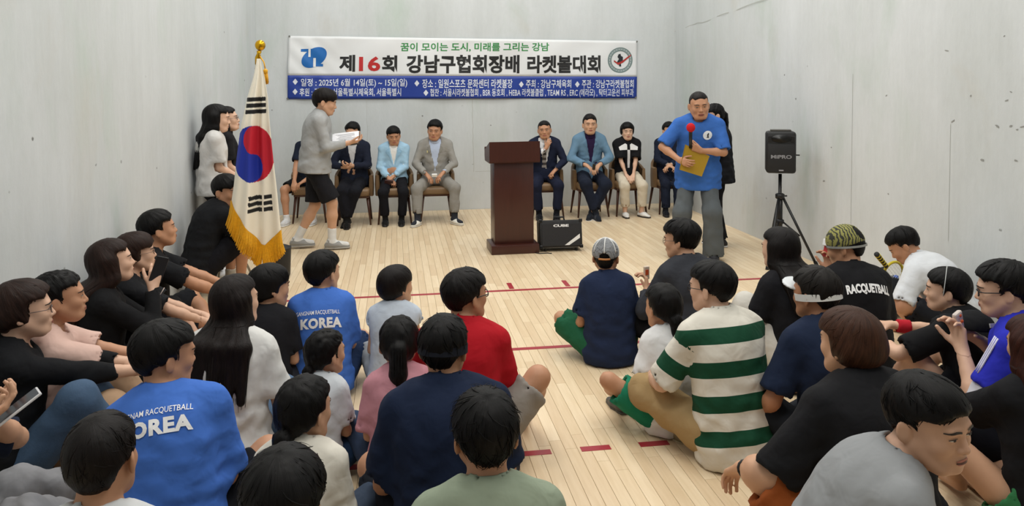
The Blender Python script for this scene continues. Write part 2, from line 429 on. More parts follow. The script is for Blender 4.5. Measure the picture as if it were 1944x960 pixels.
def smin(a, b, k):
    if k <= 1e-6: return np.minimum(a, b)
    h = np.maximum(k - np.abs(a - b), 0) / k
    return np.minimum(a, b) - h * h * k * .25
def field(prims, xs, ys, zs):
    D = np.full((len(xs), len(ys), len(zs)), BIG, np.float32)
    for p in prims:
        bb = p.bb(p.k + .02)
        if bb is None: sl = (slice(None),) * 3
        else:
            ix = [(int(np.searchsorted(c, bb[0][i])), int(np.searchsorted(c, bb[1][i]))) for i, c in enumerate((xs, ys, zs))]
            if any(b <= a for a, b in ix): continue
            sl = tuple(slice(a, b) for a, b in ix)
        X = xs[sl[0]][:, None, None]; Y = ys[sl[1]][None, :, None]; Z = zs[sl[2]][None, None, :]
        if p.op == 'disp':
            d = p.d(X, Y, Z); D += d.astype(np.float32); continue
        d = p.d(X, Y, Z).astype(np.float32); cur = D[sl]
        if p.op == '+': D[sl] = smin(cur, d, p.k)
        elif p.op == '-': D[sl] = -smin(-cur, d, p.k)
        elif p.op == 'cut': D[sl] = np.maximum(cur, d)
    return D
def point_field(prims, P):
    X, Y, Z = P[:, 0], P[:, 1], P[:, 2]; D = np.full(len(P), BIG)
    for p in prims:
        d = p.d(X, Y, Z)
        if p.op == '+': D = smin(D, d, p.k)
        elif p.op == '-': D = -smin(-D, d, p.k)
        elif p.op == 'cut': D = np.maximum(D, d)
        else: D = D + d
    return D
def axis_coords(lo, hi, res, fine):
    """coordinates from lo to hi; spacing res, or finer inside the given intervals"""
    out = [lo]; x = lo
    while x < hi:
        st = res
        for (a, b, r) in fine:
            if a <= x < b: st = min(st, r)
            elif x < a < x + st: st = min(st, max(a - x, r))
        x += st; out.append(x)
    return np.array(out)
def surface_net(D, xs, ys, zs):
    S = D < 0
    nx, ny, nz = D.shape
    c = S[:-1, :-1, :-1].astype(np.uint8)
    tot = np.zeros_like(c)
    for dx in (0, 1):
        for dy in (0, 1):
            for dz in (0, 1): tot += S[dx:nx - 1 + dx, dy:ny - 1 + dy, dz:nz - 1 + dz]
    act = np.argwhere((tot > 0) & (tot < 8))
    if len(act) == 0: return np.zeros((0, 3)), np.zeros((0, 4), int)
    I, J, K = act.T
    corners = [(dx, dy, dz) for dx in (0, 1) for dy in (0, 1) for dz in (0, 1)]
    val = np.stack([D[I + dx, J + dy, K + dz] for dx, dy, dz in corners], 1)
    pos = np.zeros((len(act), 3)); cnt = np.zeros(len(act)); ca = np.array(corners, float)
    for a in range(8):
        for b in range(a + 1, 8):
            if abs(ca[a] - ca[b]).sum() != 1: continue
            m = (val[:, a] < 0) != (val[:, b] < 0)
            va = val[:, a]; vb = val[:, b]; den = np.where(m, va - vb, 1.0); t = np.where(m, va / den, 0)
            pos += np.where(m[:, None], ca[a] + t[:, None] * (ca[b] - ca[a]), 0); cnt += m
    pos /= cnt[:, None]
    V = np.stack([xs[I] + pos[:, 0] * (xs[I + 1] - xs[I]), ys[J] + pos[:, 1] * (ys[J + 1] - ys[J]), zs[K] + pos[:, 2] * (zs[K + 1] - zs[K])], 1)
    idx = np.full((nx - 1, ny - 1, nz - 1), -1, np.int32); idx[I, J, K] = np.arange(len(act))
    Q = []
    e = S[:-1, 1:-1, 1:-1] != S[1:, 1:-1, 1:-1]; A = np.argwhere(e)
    if len(A):
        i, j, k = A.T; j += 1; k += 1; q = np.stack([idx[i, j - 1, k - 1], idx[i, j, k - 1], idx[i, j, k], idx[i, j - 1, k]], 1)
        fl = ~S[i, j, k]; q[fl] = q[fl][:, ::-1]; Q.append(q)
    e = S[1:-1, :-1, 1:-1] != S[1:-1, 1:, 1:-1]; A = np.argwhere(e)
    if len(A):
        i, j, k = A.T; i += 1; k += 1; q = np.stack([idx[i - 1, j, k - 1], idx[i - 1, j, k], idx[i, j, k], idx[i, j, k - 1]], 1)
        fl = ~S[i, j, k]; q[fl] = q[fl][:, ::-1]; Q.append(q)
    e = S[1:-1, 1:-1, :-1] != S[1:-1, 1:-1, 1:]; A = np.argwhere(e)
    if len(A):
        i, j, k = A.T; i += 1; j += 1; q = np.stack([idx[i - 1, j - 1, k], idx[i, j - 1, k], idx[i, j, k], idx[i - 1, j, k]], 1)
        fl = ~S[i, j, k]; q[fl] = q[fl][:, ::-1]; Q.append(q)
    return V, np.concatenate(Q)
def np_mesh(name, V, Q, mi=None, attrs=None):
    me = bpy.data.meshes.new(name)
    n = len(Q); k = Q.shape[1] if n else 4
    me.vertices.add(len(V)); me.vertices.foreach_set('co', np.ascontiguousarray(V, np.float32).ravel())
    me.loops.add(n * k); me.loops.foreach_set('vertex_index', np.ascontiguousarray(Q, np.int32).ravel())
    me.polygons.add(n); me.polygons.foreach_set('loop_start', np.arange(0, n * k, k, dtype=np.int32))
    if mi is not None: me.polygons.foreach_set('material_index', np.asarray(mi, np.int32))
    me.polygons.foreach_set('use_smooth', np.ones(n, bool))
    me.update(calc_edges=True); me.validate()
    if attrs:
        for kx, a in attrs.items():
            at_ = me.attributes.new(kx, 'FLOAT', 'POINT'); at_.data.foreach_set('value', np.asarray(a, np.float32))
    return me
def sdf_mesh(prims, res, fine=(), lo=None, hi=None):
    """fine: list of (centre, radius, res) boxes with tighter spacing"""
    B = [p.bb(p.k * .3 + .012) for p in prims if p.op == '+']
    mn = np.min([b[0] for b in B], 0); mx = np.max([b[1] for b in B], 0)
    if lo is not None: mn = np.maximum(mn, lo)
    if hi is not None: mx = np.minimum(mx, hi)
    C = [axis_coords(mn[i], mx[i] + res, res, [(c[i] - r, c[i] + r, f) for c, r, f in fine]) for i in range(3)]
    D = field(prims, *C)
    return surface_net(D, *C)

# ------------------------------------------------------------------ canonical head (x right, y forward, z up, centre between the ears at eye level; 0.23 tall)
def head_prims(fem=False, jaw=1.0, wide=1.0, child=False):
    P = []
    w_ = wide
    P += [Ell((0, -.014, .030), (.073 * w_, .094, .083), k=.03),
          Ell((0, .028, .025), (.062 * w_, .060, .070), k=.03),
          Ell((0, .030, -.035), (.058 * w_, .058, .070), k=.03),
          Ell((0, .048, -.084), (.036 * jaw * w_, .036, .030), k=.035)]
    for sx in (-1, 1):
        P += [Cone((sx * .054 * w_, .002, -.045), (sx * .030 * jaw, .058, -.092), .020 * jaw, .017, k=.03),      # jaw line
              Ell((sx * .038 * w_, .060, -.026), (.024, .026, .024), k=.025)]                                     # cheekbone
    P += [Cone((-.034, .081, .020), (.034, .081, .020), .012, .012, k=.022)]                                        # brow
    for sx in (-1, 1):
        P += [Ell((sx * .031, .100, .000), (.019, .015, .010), k=.014, op='-'), Ell((sx * .0315, .0795, .000), (.0150, .0125, .0120), k=.006)]
    P += [Cone((0, .086, .006), (0, .103, -.030), .0075, .0115, k=.012), Ell((-.0125, .094, -.034), (.0085, .010, .0075), k=.007), Ell((.0125, .094, -.034), (.0085, .010, .0075), k=.007),
          Ell((0, .083, -.060), (.026, .013, .018), k=.016),
          Ell((0, .0915, -.0595), (.021, .0085, .0050), k=.006), Ell((0, .0905, -.0700), (.019, .0090, .0058), k=.006),
          Ell((0, .080, -.0955), (.016, .012, .011), k=.015)]
    for sx in (-1, 1):                                                                                            # ears
        Re = rz(sx * .42)
        P += [Ell((sx * .0815 * w_, -.016, -.010), (.0080, .0205, .0325), Re, k=.007), Ell((sx * .0925 * w_, -.010, -.008), (.0060, .012, .021), Re, k=.005, op='-')]
    return P
def xf(prims, R, t, s):
    out = []
    for p in prims:
        if isinstance(p, Cone): q = Cone(t + s * R @ p.a, t + s * R @ p.b, p.ra * s, p.rb * s, p.k * s, p.op, None if p.n is None else R @ p.n, p.flat, p.cutb, p.cuta)
        elif isinstance(p, Ell): q = Ell(t + s * R @ p.c, p.r * s, R @ p.R, p.k * s, p.op)
        elif isinstance(p, Box): q = Box(t + s * R @ p.c, p.h * s, R @ p.R, p.r0 * s, p.k * s, p.op)
        elif isinstance(p, Half): q = Half(t + s * R @ p.c, R @ p.n, p.op, p.k * s)
        elif isinstance(p, Func): q = Func(lambda X, Y, Z, f=p.fn: s * f(*[((X - t[0]) * R[0, i] + (Y - t[1]) * R[1, i] + (Z - t[2]) * R[2, i]) / s for i in range(3)]))
        out.append(q)
    return out
_HP = head_prims()
def face_y(x, z, prims=None):
    """front surface of the canonical head at (x,z)"""
    x = np.atleast_1d(x).astype(float); z = np.atleast_1d(z).astype(float); y = np.full(len(x), .135)
    for _ in range(22):
        d = point_field(prims or _HP, np.stack([x, y, z], 1)); y -= np.clip(d, -.01, .01) * .7
    return y
def strip_patch(xa, zt, zb, off, nv=3):
    """grid patch over the face between an upper and a lower curve"""
    n = len(xa); V = []; F = []
    for j in range(nv):
        t = j / (nv - 1); z = zt + (zb - zt) * t; y = face_y(xa, z)
        V += list(np.stack([xa, y + off, z], 1))
    for j in range(nv - 1):
        for i in range(n - 1): F.append((j * n + i, (j + 1) * n + i, (j + 1) * n + i + 1, j * n + i + 1))
    return np.array(V), np.array(F)
def face_features(open_=1.0, mouth=0.0):
    """(verts, quads, material index): 1 eye white, 2 iris/lash/brow dark, 3 lips, 4 mouth dark"""
    out = []
    U = np.linspace(-1, 1, 11)
    for sx in (-1, 1):
        xa = sx * .0315 + .0145 * U
        tilt = sx * U * .0012
        up = .0012 + .0050 * open_ * (1 - U ** 2) ** .8 + tilt; dn = .0008 - .0036 * open_ * (1 - U ** 2) ** .9 + tilt
        out.append((*strip_patch(xa, up, dn, .0012), 1))
        xi = sx * .0315 + .0058 * U; r_ = .0058
        ui = np.minimum(.0012 + np.sqrt(np.maximum(r_ ** 2 - (.0058 * U) ** 2, 0)), .0012 + .0050 * open_ * (1 - (U * .4) ** 2) ** .8)
        di = np.maximum(.0012 - np.sqrt(np.maximum(r_ ** 2 - (.0058 * U) ** 2, 0)), .0008 - .0036 * open_ * (1 - (U * .4) ** 2))
        di = np.minimum(di, ui)
        out.append((*strip_patch(xi, ui, di, .0022), 2))
        xl = sx * .0315 + .0152 * U; ul = .0012 + .0050 * open_ * (1 - U ** 2) ** .8 + tilt
        out.append((*strip_patch(xl, ul + .0016, ul - .0004, .0026), 2))
        xb = sx * .0325 + .0205 * U * sx * sx; v = U * sx
        zc = .0215 + .0030 * (1 - (v - .2) ** 2) - .0022 * np.maximum(v, 0); th = .0036 * (1 - .55 * np.maximum(v, 0)) * (1 - .2 * np.maximum(-v, 0))
        out.append((*strip_patch(xb, zc + th, zc - th, .0018), 2))
        xn = sx * .0085 + .0035 * U; out.append((*strip_patch(xn, -.0385 + 0 * U, -.0408 + 0 * U, .0012, 2), 4))
    xm = .0225 * U
    zt = -.0592 + .0038 * (1 - U ** 2) - .0012 * np.exp(-(U * 5) ** 2); zm = -.0648 + .0006 * (1 - U ** 2) + .0012 * U ** 2
    zb = -.0648 - .0088 * (1 - U ** 2) ** .8 - mouth
    out.append((*strip_patch(xm, np.maximum(zt, zm), zm, .0012), 3)); out.append((*strip_patch(xm * .9, zm - mouth, zb, .0012), 3))
    out.append((*strip_patch(xm, zm + .0009, zm - .0009 - mouth, .0020), 4))
    return out
_FF = {}
def get_ff(o, m):
    o = .55 if o < .65 else .82; m = .004 if m else 0.0; k = (o, m)
    if k not in _FF:
        _FF[k] = []
        for V, F, mi in face_features(o, m):
            # make the quads face outward (+y)
            a, b, c = V[F[:, 0]], V[F[:, 1]], V[F[:, 2]]; nrm = np.cross(b - a, c - a)
            F = np.where((nrm[:, 1] < 0)[:, None], F[:, ::-1], F); _FF[k].append((V, F, mi))
    return _FF[k]

# ------------------------------------------------------------------ skeleton
def unit(v): v = np.array(v, float); return v / (np.linalg.norm(v) + 1e-12)
def ik(S, Tg, a, b, pole):
    S = np.array(S); Tg = np.array(Tg, float); d = Tg - S; L = np.linalg.norm(d); L2 = min(L, (a + b) * .998)
    u_ = d / (L + 1e-9); Tg = S + u_ * L2; x = (a * a - b * b + L2 * L2) / (2 * L2); h = math.sqrt(max(a * a - x * x, 0))
    pl = np.array(pole, float); pl = pl - u_ * (pl @ u_); pl = unit(pl)
    return S + u_ * x + pl * h, Tg
D2R = math.pi / 180
class Skel: pass
LEGS = {   # ankle target, knee pole (right side; x mirrored for the left), in body units
    'cross': ((-.10, .30, .07), (1, .35, .55)),
    'crossopen': ((-.02, .36, .07), (1, .5, .8)),
    'kneesup': ((.13, .46, .08), (.15, .5, 1)),
    'kneesopen': ((.10, .44, .08), (.9, .5, 1)),
    'straight': ((.14, .80, .08), (.1, 0, 1)),
    'chair': ((.10, .44, .085), (0, 1, .4)),
    'stand': ((.10, -.01, .085), (0, 1, 0)),
    'sidesaddle': ((.30, .05, .06), (.4, 1, .2)),
}
def skeleton(pos, yaw, H=1.72, hip=.10, lean=(5, 8, 12), side=0.0, twist=0.0, head=(0, 0, 0), legs=None, arms=None, fem=False, wide=1.0, headscale=1.13, child=False):
    k = Skel(); s = H / 1.72; k.s = s; k.fem = fem; k.wide = wide; R0 = rz(yaw * D2R); k.R0 = R0; k.pos = np.array([pos[0], pos[1], 0.0]); pz = pos[2] if len(pos) > 2 else 0
    hipz = hip * (s if hip < .2 else 1) + pz
    W = lambda v: k.pos + R0 @ np.array(v, float)
    k.W = W
    p = np.array([0, 0, hipz]); frames = []
    pts = [p]; lens = (.18, .19, .17); sb = side * D2R
    for i, (l, a) in enumerate(zip(lens, lean)):
        a *= D2R; sd = sb * (i + 1) / 3
        dirv = ry(sd) @ np.array([0, math.sin(a), math.cos(a)])
        tw = rz(twist * D2R * (i + .5) / 3)
        p = p + dirv * l * s; pts.append(p)
        lat = ry(sd) @ tw @ np.array([1, 0, 0.]); fw = np.cross(dirv, lat); fw = unit(fw); lat = unit(np.cross(fw, dirv))
        frames.append(np.stack([lat, fw, dirv], 1))
    k.P, k.Wst, k.C, k.N = [W(q) for q in pts]; k.F = [R0 @ f for f in frames]
    hy, hp, hr = [a * D2R for a in head]
    k.RH = R0 @ rz(hy) @ rx(hp) @ ry(hr)
    la = (lean[2] * .55 + 8) * D2R
    nd = ry(sb * .7) @ np.array([0, math.sin(la), math.cos(la)])
    k.hs = s * headscale * (1.0 if not child else 1.0)
    k.HC = k.N + R0 @ (nd * (.152 * s if not child else .06 * s + .085 * k.hs))
    k.HC = k.HC + k.RH @ np.array([0, .012, 0]) * k.hs
    sw = (.165 if not fem else .148) * wide * s
    if child: sw *= .92
    k.arm = {}; k.leg = {}
    ua, fa = .285 * s, .25 * s; th, shn = .42 * s, .41 * s
    arms = arms or {}; legs = legs or 'cross'
    for sd, nm in ((1, 'R'), (-1, 'L')):
        Sh = k.N + k.F[2] @ np.array([sd * sw, .005 * s, -.050 * s])
        A = arms.get(nm, ((.12, .32, .24), (.35, -.75, -.7)))
        tg, pole = A[0], A[1]
        t_ = np.array(tg, float); 
        if len(A) > 2 and A[2] == 'world': Tg = t_; pw = np.array(pole, float)
        else:
            t_ = t_ * np.array([sd, 1, 1]) * s; t_[2] += pz; Tg = W(t_); pw = R0 @ (np.array(pole, float) * np.array([sd, 1, 1]))
        E, Wr = ik(Sh, Tg, ua, fa, pw)
        k.arm[nm] = (Sh, E, Wr)
        hipj = W(np.array([sd * (.088 if not fem else .092) * s, 0, hipz]))
        Lg = legs[nm] if isinstance(legs, dict) else legs
        if isinstance(Lg, str): Lg = LEGS[Lg]
        if len(Lg) > 3: Kn, An = ik(hipj, np.array(Lg[0], float), th, shn, np.array(Lg[1], float))
        else:
            t_ = np.array(Lg[0], float) * np.array([sd, 1, 1]) * s
            t_[2] += pz
            Kn, An = ik(hipj, W(t_), th, shn, R0 @ (np.array(Lg[1], float) * np.array([sd, 1, 1])))
        toe = np.array(Lg[2], float) if len(Lg) > 2 and Lg[2] is not None else None
        k.leg[nm] = (hipj, Kn, An, toe)
    k.child = child
    return k
def put(u, v, Z, yaw, **kw):
    """skeleton whose crown is at height Z on the sight line (u,v); the body size follows from Z for people on the floor"""
    H = kw.pop('H', None); h = H or 1.7; Z0 = Z
    def trial(h): return skeleton((0, 0), yaw, H=h, **{a: b for a, b in kw.items() if a not in ('arms', 'legs')})
    for _ in range(6):
        t = trial(h); zt = t.HC[2] + .131 * t.hs
        if H is None: h *= Z / zt
    while True:                                                  # keep clear of the side walls
        t = trial(h); zt = t.HC[2] + .131 * t.hs
        q = atz(u, v, zt); pos = (q[0] - t.HC[0], q[1] - t.HC[1])
        if -2.86 < pos[0] < 2.86 or h > 2.0: break
        h *= 1.01
    arms = kw.get('arms'); legs = kw.get('legs')
    if callable(arms): kw['arms'] = arms(pos)
    k = skeleton(pos, yaw, H=h, **kw)
    LOG.append((round(h, 2), [round(float(c), 2) for c in k.pos], round(float((k.HC - CAM) @ _f), 2)))
    return k
LOG = []

def torso_prims(k, g=0.0, belly=0.0, kk=.06, gp=0.0):
    s = k.s; w_ = k.wide * (1 if not k.fem else .90); out = []
    e = lambda c, r, R: out.append(Ell(c, np.array(r) * s + g, R, k=kk))
    F0, F1, F2 = k.F
    e(k.P + F0 @ np.array([0, -.005, .0]) * s, (.162 * w_ + gp if not k.fem else .168 + gp, .118 + gp, .115), F0)
    e(k.Wst, (.142 * w_ + belly * .5, .105 + belly, .15), F1)
    if belly: e(k.Wst + F1 @ np.array([0, .04 + belly * .3, -.03]) * s, (.12 + belly * .5, .09 + belly * .6, .12), F1)
    e(k.C, (.152 * w_, .112, .18), F2)
    e(k.C + F2 @ np.array([0, -.012, .085]) * s, (.148 * w_, .098, .11), F2)
    if k.fem:
        for sx in (-1, 1): e(k.C + F2 @ np.array([sx * .068, .072, .0]) * s, (.055, .045, .058), F2)
    for nm, sd in (('R', 1), ('L', -1)):
        Sh = k.arm[nm][0]
        out.append(Cone(k.N + F2 @ np.array([sd * .05, -.005, -.055]) * s, Sh, .060 * s * min(1, w_) + g * .9, .047 * s + g * .8, k=kk * .75))
        out.append(Cone(k.N + F2 @ np.array([sd * .02, -.015, .02]) * s, Sh + (k.N - Sh) * .35 + F2 @ np.array([0, -.005, .012]) * s, .038 * s + g, .040 * s + g, k=kk * .7))
    return out
def limb_prims(k, g=0.0):
    out = []; s = k.s; f = .90 if k.fem else 1.0
    for nm in 'RL':
        Sh, E, Wr = k.arm[nm]
        out.append(Cone(Sh, E, .049 * s * f + g, .038 * s * f + g, k=.03 * s))
        m = E + (Wr - E) * .3
        out.append(Cone(E, m, .038 * s * f + g, .040 * s * f + g, k=.02 * s)); out.append(Cone(m, Wr, .039 * s * f + g, .026 * s * f + g, k=.02 * s))
        h, Kn, An, toe = k.leg[nm]
        out.append(Cone(h, Kn, .082 * s + g, .055 * s + g, k=.04 * s))
        c = Kn + (An - Kn) * .33
        out.append(Cone(Kn, c, .054 * s + g, .057 * s + g, k=.03 * s)); out.append(Cone(c, An, .055 * s + g, .036 * s + g, k=.03 * s))
    return out
def hand_prims(W, d, n, sgn, s=1.0, curl=(.35, .5, .35), spread=1.0, thumb=(.6, .7, .35)):
    """W wrist, d finger direction, n palm normal, sgn: thumb side = sgn * cross(d,n)"""
    d = unit(d); n = unit(n - d * (n @ d)); sd = np.cross(d, n) * sgn; P = []
    kn = []
    for i, o in enumerate((.028, .0095, -.0095, -.027)):
        a = W + (sd * o * .55 + d * .012) * s; b = W + (sd * o + d * (.086 - (.004, 0, .003, .010)[i])) * s
        P.append(Cone(W + (sd * o * .4) * s, b, .0150 * s, .0115 * s, k=.014 * s)); kn.append(b)
    ph = ((.040, .025, .020), (.045, .028, .021), (.041, .026, .020), (.032, .020, .018))
    for i in range(4):
        p = kn[i]; ang = 0; fan = (.10, .02, -.05, -.13)[i] * spread
        for j in range(3):
            ang += curl[j] * (1 + .08 * i)
            dr = d * math.cos(ang) + n * math.sin(ang); dr = unit(dr + sd * fan * (1 - .3 * j))
            q = p + dr * ph[i][j] * s; r0 = (.0098, .0090, .0082)[j] * (.86 if i == 3 else 1); P.append(Cone(p, q, r0 * s, r0 * .92 * s, k=.004 * s)); p = q
    p = W + (sd * .020 + d * .018) * s; dr = unit(sd * thumb[0] + d * thumb[1] + n * thumb[2])
    for j, (l, r0) in enumerate(((.045, .0140), (.032, .0112), (.026, .0098))):
        q = p + dr * l * s; P.append(Cone(p, q, r0 * s, r0 * .88 * s, k=(.014, .004, .004)[j] * s)); p = q; dr = unit(dr + d * .35 + n * .12)
    return P

# ------------------------------------------------------------------ hair
def hair_short(t=.014, fringe=0.0, nape=-.055, side=-.02, top=0.0, ears=True, back=0.0, taper=0.0):
    """t thickness, fringe: how far (m) it comes down over the forehead, nape / side: lower limits"""
    P = [Ell((0, -.018, .034), (.074 + t, .094 + t + back, .082 + t + top), k=.02), Ell((0, .020, .045), (.063 + t, .062 + t, .060 + t + top * .8), k=.02),
         Ell((0, -.045, -.01), (.066 + t * .8, .060 + t * .8 + back, .070), k=.03)]
    if back: P.append(Ell((0, -.05, .0), (.06 + t, .055 + t + back, .06), k=.03))
    hz = .073 - fringe
    P.append(Box((0, .135, hz - .15), (.075 - .012 * (fringe > .02), .075, .15), rx(-.12), r=.03, k=.012, op='-'))      # face opening
    for sx in (-1, 1):
        P.append(Box((sx * .09, .075, hz - .165), (.045, .062, .15), rz(sx * -.35), r=.025, k=.012, op='-'))                # temples / cheeks
        if ears: P.append(Ell((sx * .088, -.008, -.020), (.024, .024, .036), k=.010, op='-'))
        P.append(Box((sx * .09, .00, side - .10), (.06, .055, .10), rx(.15), r=.02, k=.012, op='-'))
    if taper:                                                    # cut short towards nape and temples: the coat thins out to the skin
        P.insert(3 + (1 if back else 0), Func(lambda x, y, z: t * taper * np.clip((.045 - z) / .085, 0, 1) * (y < .2)))
    P.append(Half((0, -.08, nape), unit((0, .35, -1))))
    return P
def strand_disp(RH, HC, hs, amp=.0035, freq=26, seed=0, whorl=(0, -.045, .11)):
    rg = np.random.RandomState(seed); ph = rg.rand(6) * 6.28
    wd = unit(np.array(whorl)); a = unit(np.cross(wd, (1, .2, 0))); b = np.cross(wd, a)
    def fn(X, Y, Z):
        x, y, z = (X - HC[0]) / hs, (Y - HC[1]) / hs, (Z - HC[2]) / hs
        q = [x * RH[0, i] + y * RH[1, i] + z * RH[2, i] for i in range(3)]
        u = q[0] * a[0] + q[1] * a[1] + q[2] * a[2]; v = q[0] * b[0] + q[1] * b[1] + q[2] * b[2]; h = q[0] * wd[0] + q[1] * wd[1] + q[2] * wd[2]
        az = np.arctan2(v, u); az = az + h * 3 * np.sin(ph[5])
        f = np.sin(az * freq + 6 * h + ph[0]) * .5 + np.sin(az * freq * .53 + ph[1] + 9 * h) * .7 + np.sin(az * freq * 1.9 + ph[2] - 14 * h) * .35
        f = f * (.6 + .4 * np.sin(h * 45 + az * 3 + ph[3])) + .5 * np.sin(h * 30 + 5 * az + ph[4])
        return amp * hs * f
    return Func(fn)
def lock_tubes(prims, RH, HC, hs, n=160, seed=0, lift=.006, width=.0035, length=(.5, 1.0), whorl=(0, -.045, .11), base=(.088, .108, .098), c0=(0, -.016, .034)):
    """tapered locks that run from the whorl outward over the cap of hair"""
    rg = np.random.RandomState(seed); V = []; Q = []
    wd = unit(np.array(whorl)); a = unit(np.cross(wd, (1, .2, 0))); b = np.cross(wd, a); c0 = np.array(c0); base = np.array(base)
    t = np.linspace(0, 1, 6)
    az = rg.rand(n, 1) * 6.283; th = np.arccos(1 - rg.rand(n, 1) * 1.5); L = length[0] + rg.rand(n, 1) * (length[1] - length[0]); cur = rg.randn(n, 1) * .35
    th_ = th + L * t; az_ = az + cur * t * t
    d = wd * np.cos(th_)[..., None] + (a * np.cos(az_)[..., None] + b * np.sin(az_)[..., None]) * np.sin(th_)[..., None]
    PT = c0 + d / np.sqrt(((d / base) ** 2).sum(-1))[..., None]
    DD = point_field(prims, PT.reshape(-1, 3)).reshape(n, 6)
    lf = rg.rand(n); wr = rg.rand(n); wt = np.array([.3, .9, 1, .9, .6, .08])
    for i in range(n):
        if (DD[i, :4] > .012).any(): continue
        pts = PT[i]; g = np.gradient(pts, axis=0)
        nrm = pts - c0; nrm /= np.linalg.norm(nrm, axis=1)[:, None]
        pts = pts - nrm * np.clip(DD[i], -.02, .02)[:, None] + nrm * (-.002 + lift * (t ** 2 * lf[i]))[:, None]
        sidev = np.cross(g, nrm); sidev /= (np.linalg.norm(sidev, axis=1)[:, None] + 1e-9)
        w_ = (width * (.7 + .6 * wr[i]) * wt)[:, None]
        n0 = len(V)
        V += list(np.stack([pts + sidev * w_, pts + nrm * w_ * .8, pts - sidev * w_], 1).reshape(-1, 3))
        for j in range(5):
            o = n0 + j * 3
            Q += [(o, o + 1, o + 4, o + 3), (o + 1, o + 2, o + 5, o + 4), (o + 2, o, o + 3, o + 5)]
    if not V: return np.zeros((0, 3)), np.zeros((0, 4), int)
    V = HC + hs * (np.array(V) @ RH.T); return V, np.array(Q)
def wavefn(seed, amp, wl=.09, stretch=(1, 1, .5)):
    rg = np.random.RandomState(seed); K = []
    for i in range(5):
        d = unit(rg.randn(3) * np.array(stretch)); K.append((d * 6.283 / (wl * (.7 + .9 * rg.rand())), rg.rand() * 6.28, unit(rg.randn(3)) * 6.283 / (wl * 2.2), rg.rand() * 6.28))
    def fn(X, Y, Z):
        f = 0
        for kv, ph, k2, p2 in K:
            f = f + np.sin(X * kv[0] + Y * kv[1] + Z * kv[2] + ph + 1.4 * np.sin(X * k2[0] + Y * k2[1] + Z * k2[2] + p2))
        return amp * f / 2.2
    return Func(fn)

def shirt_folds(seed, amp, wl, C, up, s):
    a = wavefn(seed, 1.0, wl * 1.2, (1, 1, .6)).fn; b = wavefn(seed + 50, 1.0, wl * .8, (.35, .35, 1.4)).fn
    def fn(X, Y, Z):
        h = ((X - C[0]) * up[0] + (Y - C[1]) * up[1] + (Z - C[2]) * up[2]) / s
        wlow = np.clip((.06 - h) / .25, 0, 1)
        return amp * (a(X, Y, Z) * (.55 + .35 * wlow) + b(X, Y, Z) * (.15 + .95 * wlow))
    return Func(fn)
# ------------------------------------------------------------------ person builder
SKIN = {}
def skin_mat(c):
    return mat('skin_' + c.lstrip('#'), c, .5, var=.07, vscale=30, spec=.35)
EYEW = mat('eye_white', '#d9d2c8', .35); DARK = mat('brow_and_iris', '#1d1513', .5); MOUTH = mat('mouth_dark', '#4a1f1c', .5)
def lip_mat(c): return mat('lip_' + c.lstrip('#'), c, .45)
def hair_mat(c):
    nm = 'hair_' + c.lstrip('#')
    if nm in _mats: return _mats[nm]
    m = bpy.data.materials.new(nm); m.use_nodes = True; nt = m.node_tree; N = nt.nodes; L = nt.links; b = N['Principled BSDF']
    b.inputs['Roughness'].default_value = .5; b.inputs['Specular IOR Level'].default_value = .16
    at_ = N.new('ShaderNodeAttribute'); at_.attribute_name = 'strand'
    n = N.new('ShaderNodeTexNoise'); n.inputs['Scale'].default_value = 260; n.inputs['Detail'].default_value = 3; L.new(at_.outputs['Vector'], n.inputs['Vector'])
    n2 = N.new('ShaderNodeTexNoise'); n2.inputs['Scale'].default_value = 70; n2.inputs['Detail'].default_value = 3; L.new(at_.outputs['Vector'], n2.inputs['Vector'])
    r = N.new('ShaderNodeValToRGB'); cc = lin(c); r.color_ramp.elements[0].position = .35; r.color_ramp.elements[0].color = (*[x * .35 for x in cc], 1); r.color_ramp.elements[1].position = .72; r.color_ramp.elements[1].color = (*[min(1, x * 1.35) for x in cc], 1)
    ad = N.new('ShaderNodeMath'); ad.operation = 'ADD'; L.new(n.outputs['Fac'], ad.inputs[0]); L.new(n2.outputs['Fac'], ad.inputs[1]); hf = N.new('ShaderNodeMath'); hf.operation = 'MULTIPLY'; hf.inputs[1].default_value = .5; L.new(ad.outputs[0], hf.inputs[0])
    L.new(hf.outputs[0], r.inputs[0]); L.new(r.outputs[0], b.inputs['Base Color'])
    bp = N.new('ShaderNodeBump'); bp.inputs['Strength'].default_value = .75; bp.inputs['Distance'].default_value = .004; L.new(hf.outputs[0], bp.inputs['Height']); L.new(bp.outputs[0], b.inputs['Normal'])
    _mats[nm] = m; return m
def strand_coords(k, V, whorl=(0, -.045, .11)):
    """per-vertex coordinates that are stretched along the hair: radial on the cap, vertical where it falls"""
    q = ((V - k.HC) / k.hs) @ k.RH; wd = unit(np.array(whorl)); a = unit(np.cross(wd, (1, .2, 0))); b = np.cross(wd, a)
    u = q @ a; v = q @ b; h = q @ wd; r = np.sqrt(u * u + v * v) + 1e-6
    cap = np.stack([u / r * .10, v / r * .10, h * .10], 1); fall = np.stack([V[:, 0], V[:, 1], V[:, 2] * .07], 1)
    return np.where((q[:, 2] < -.075)[:, None], fall, cap)
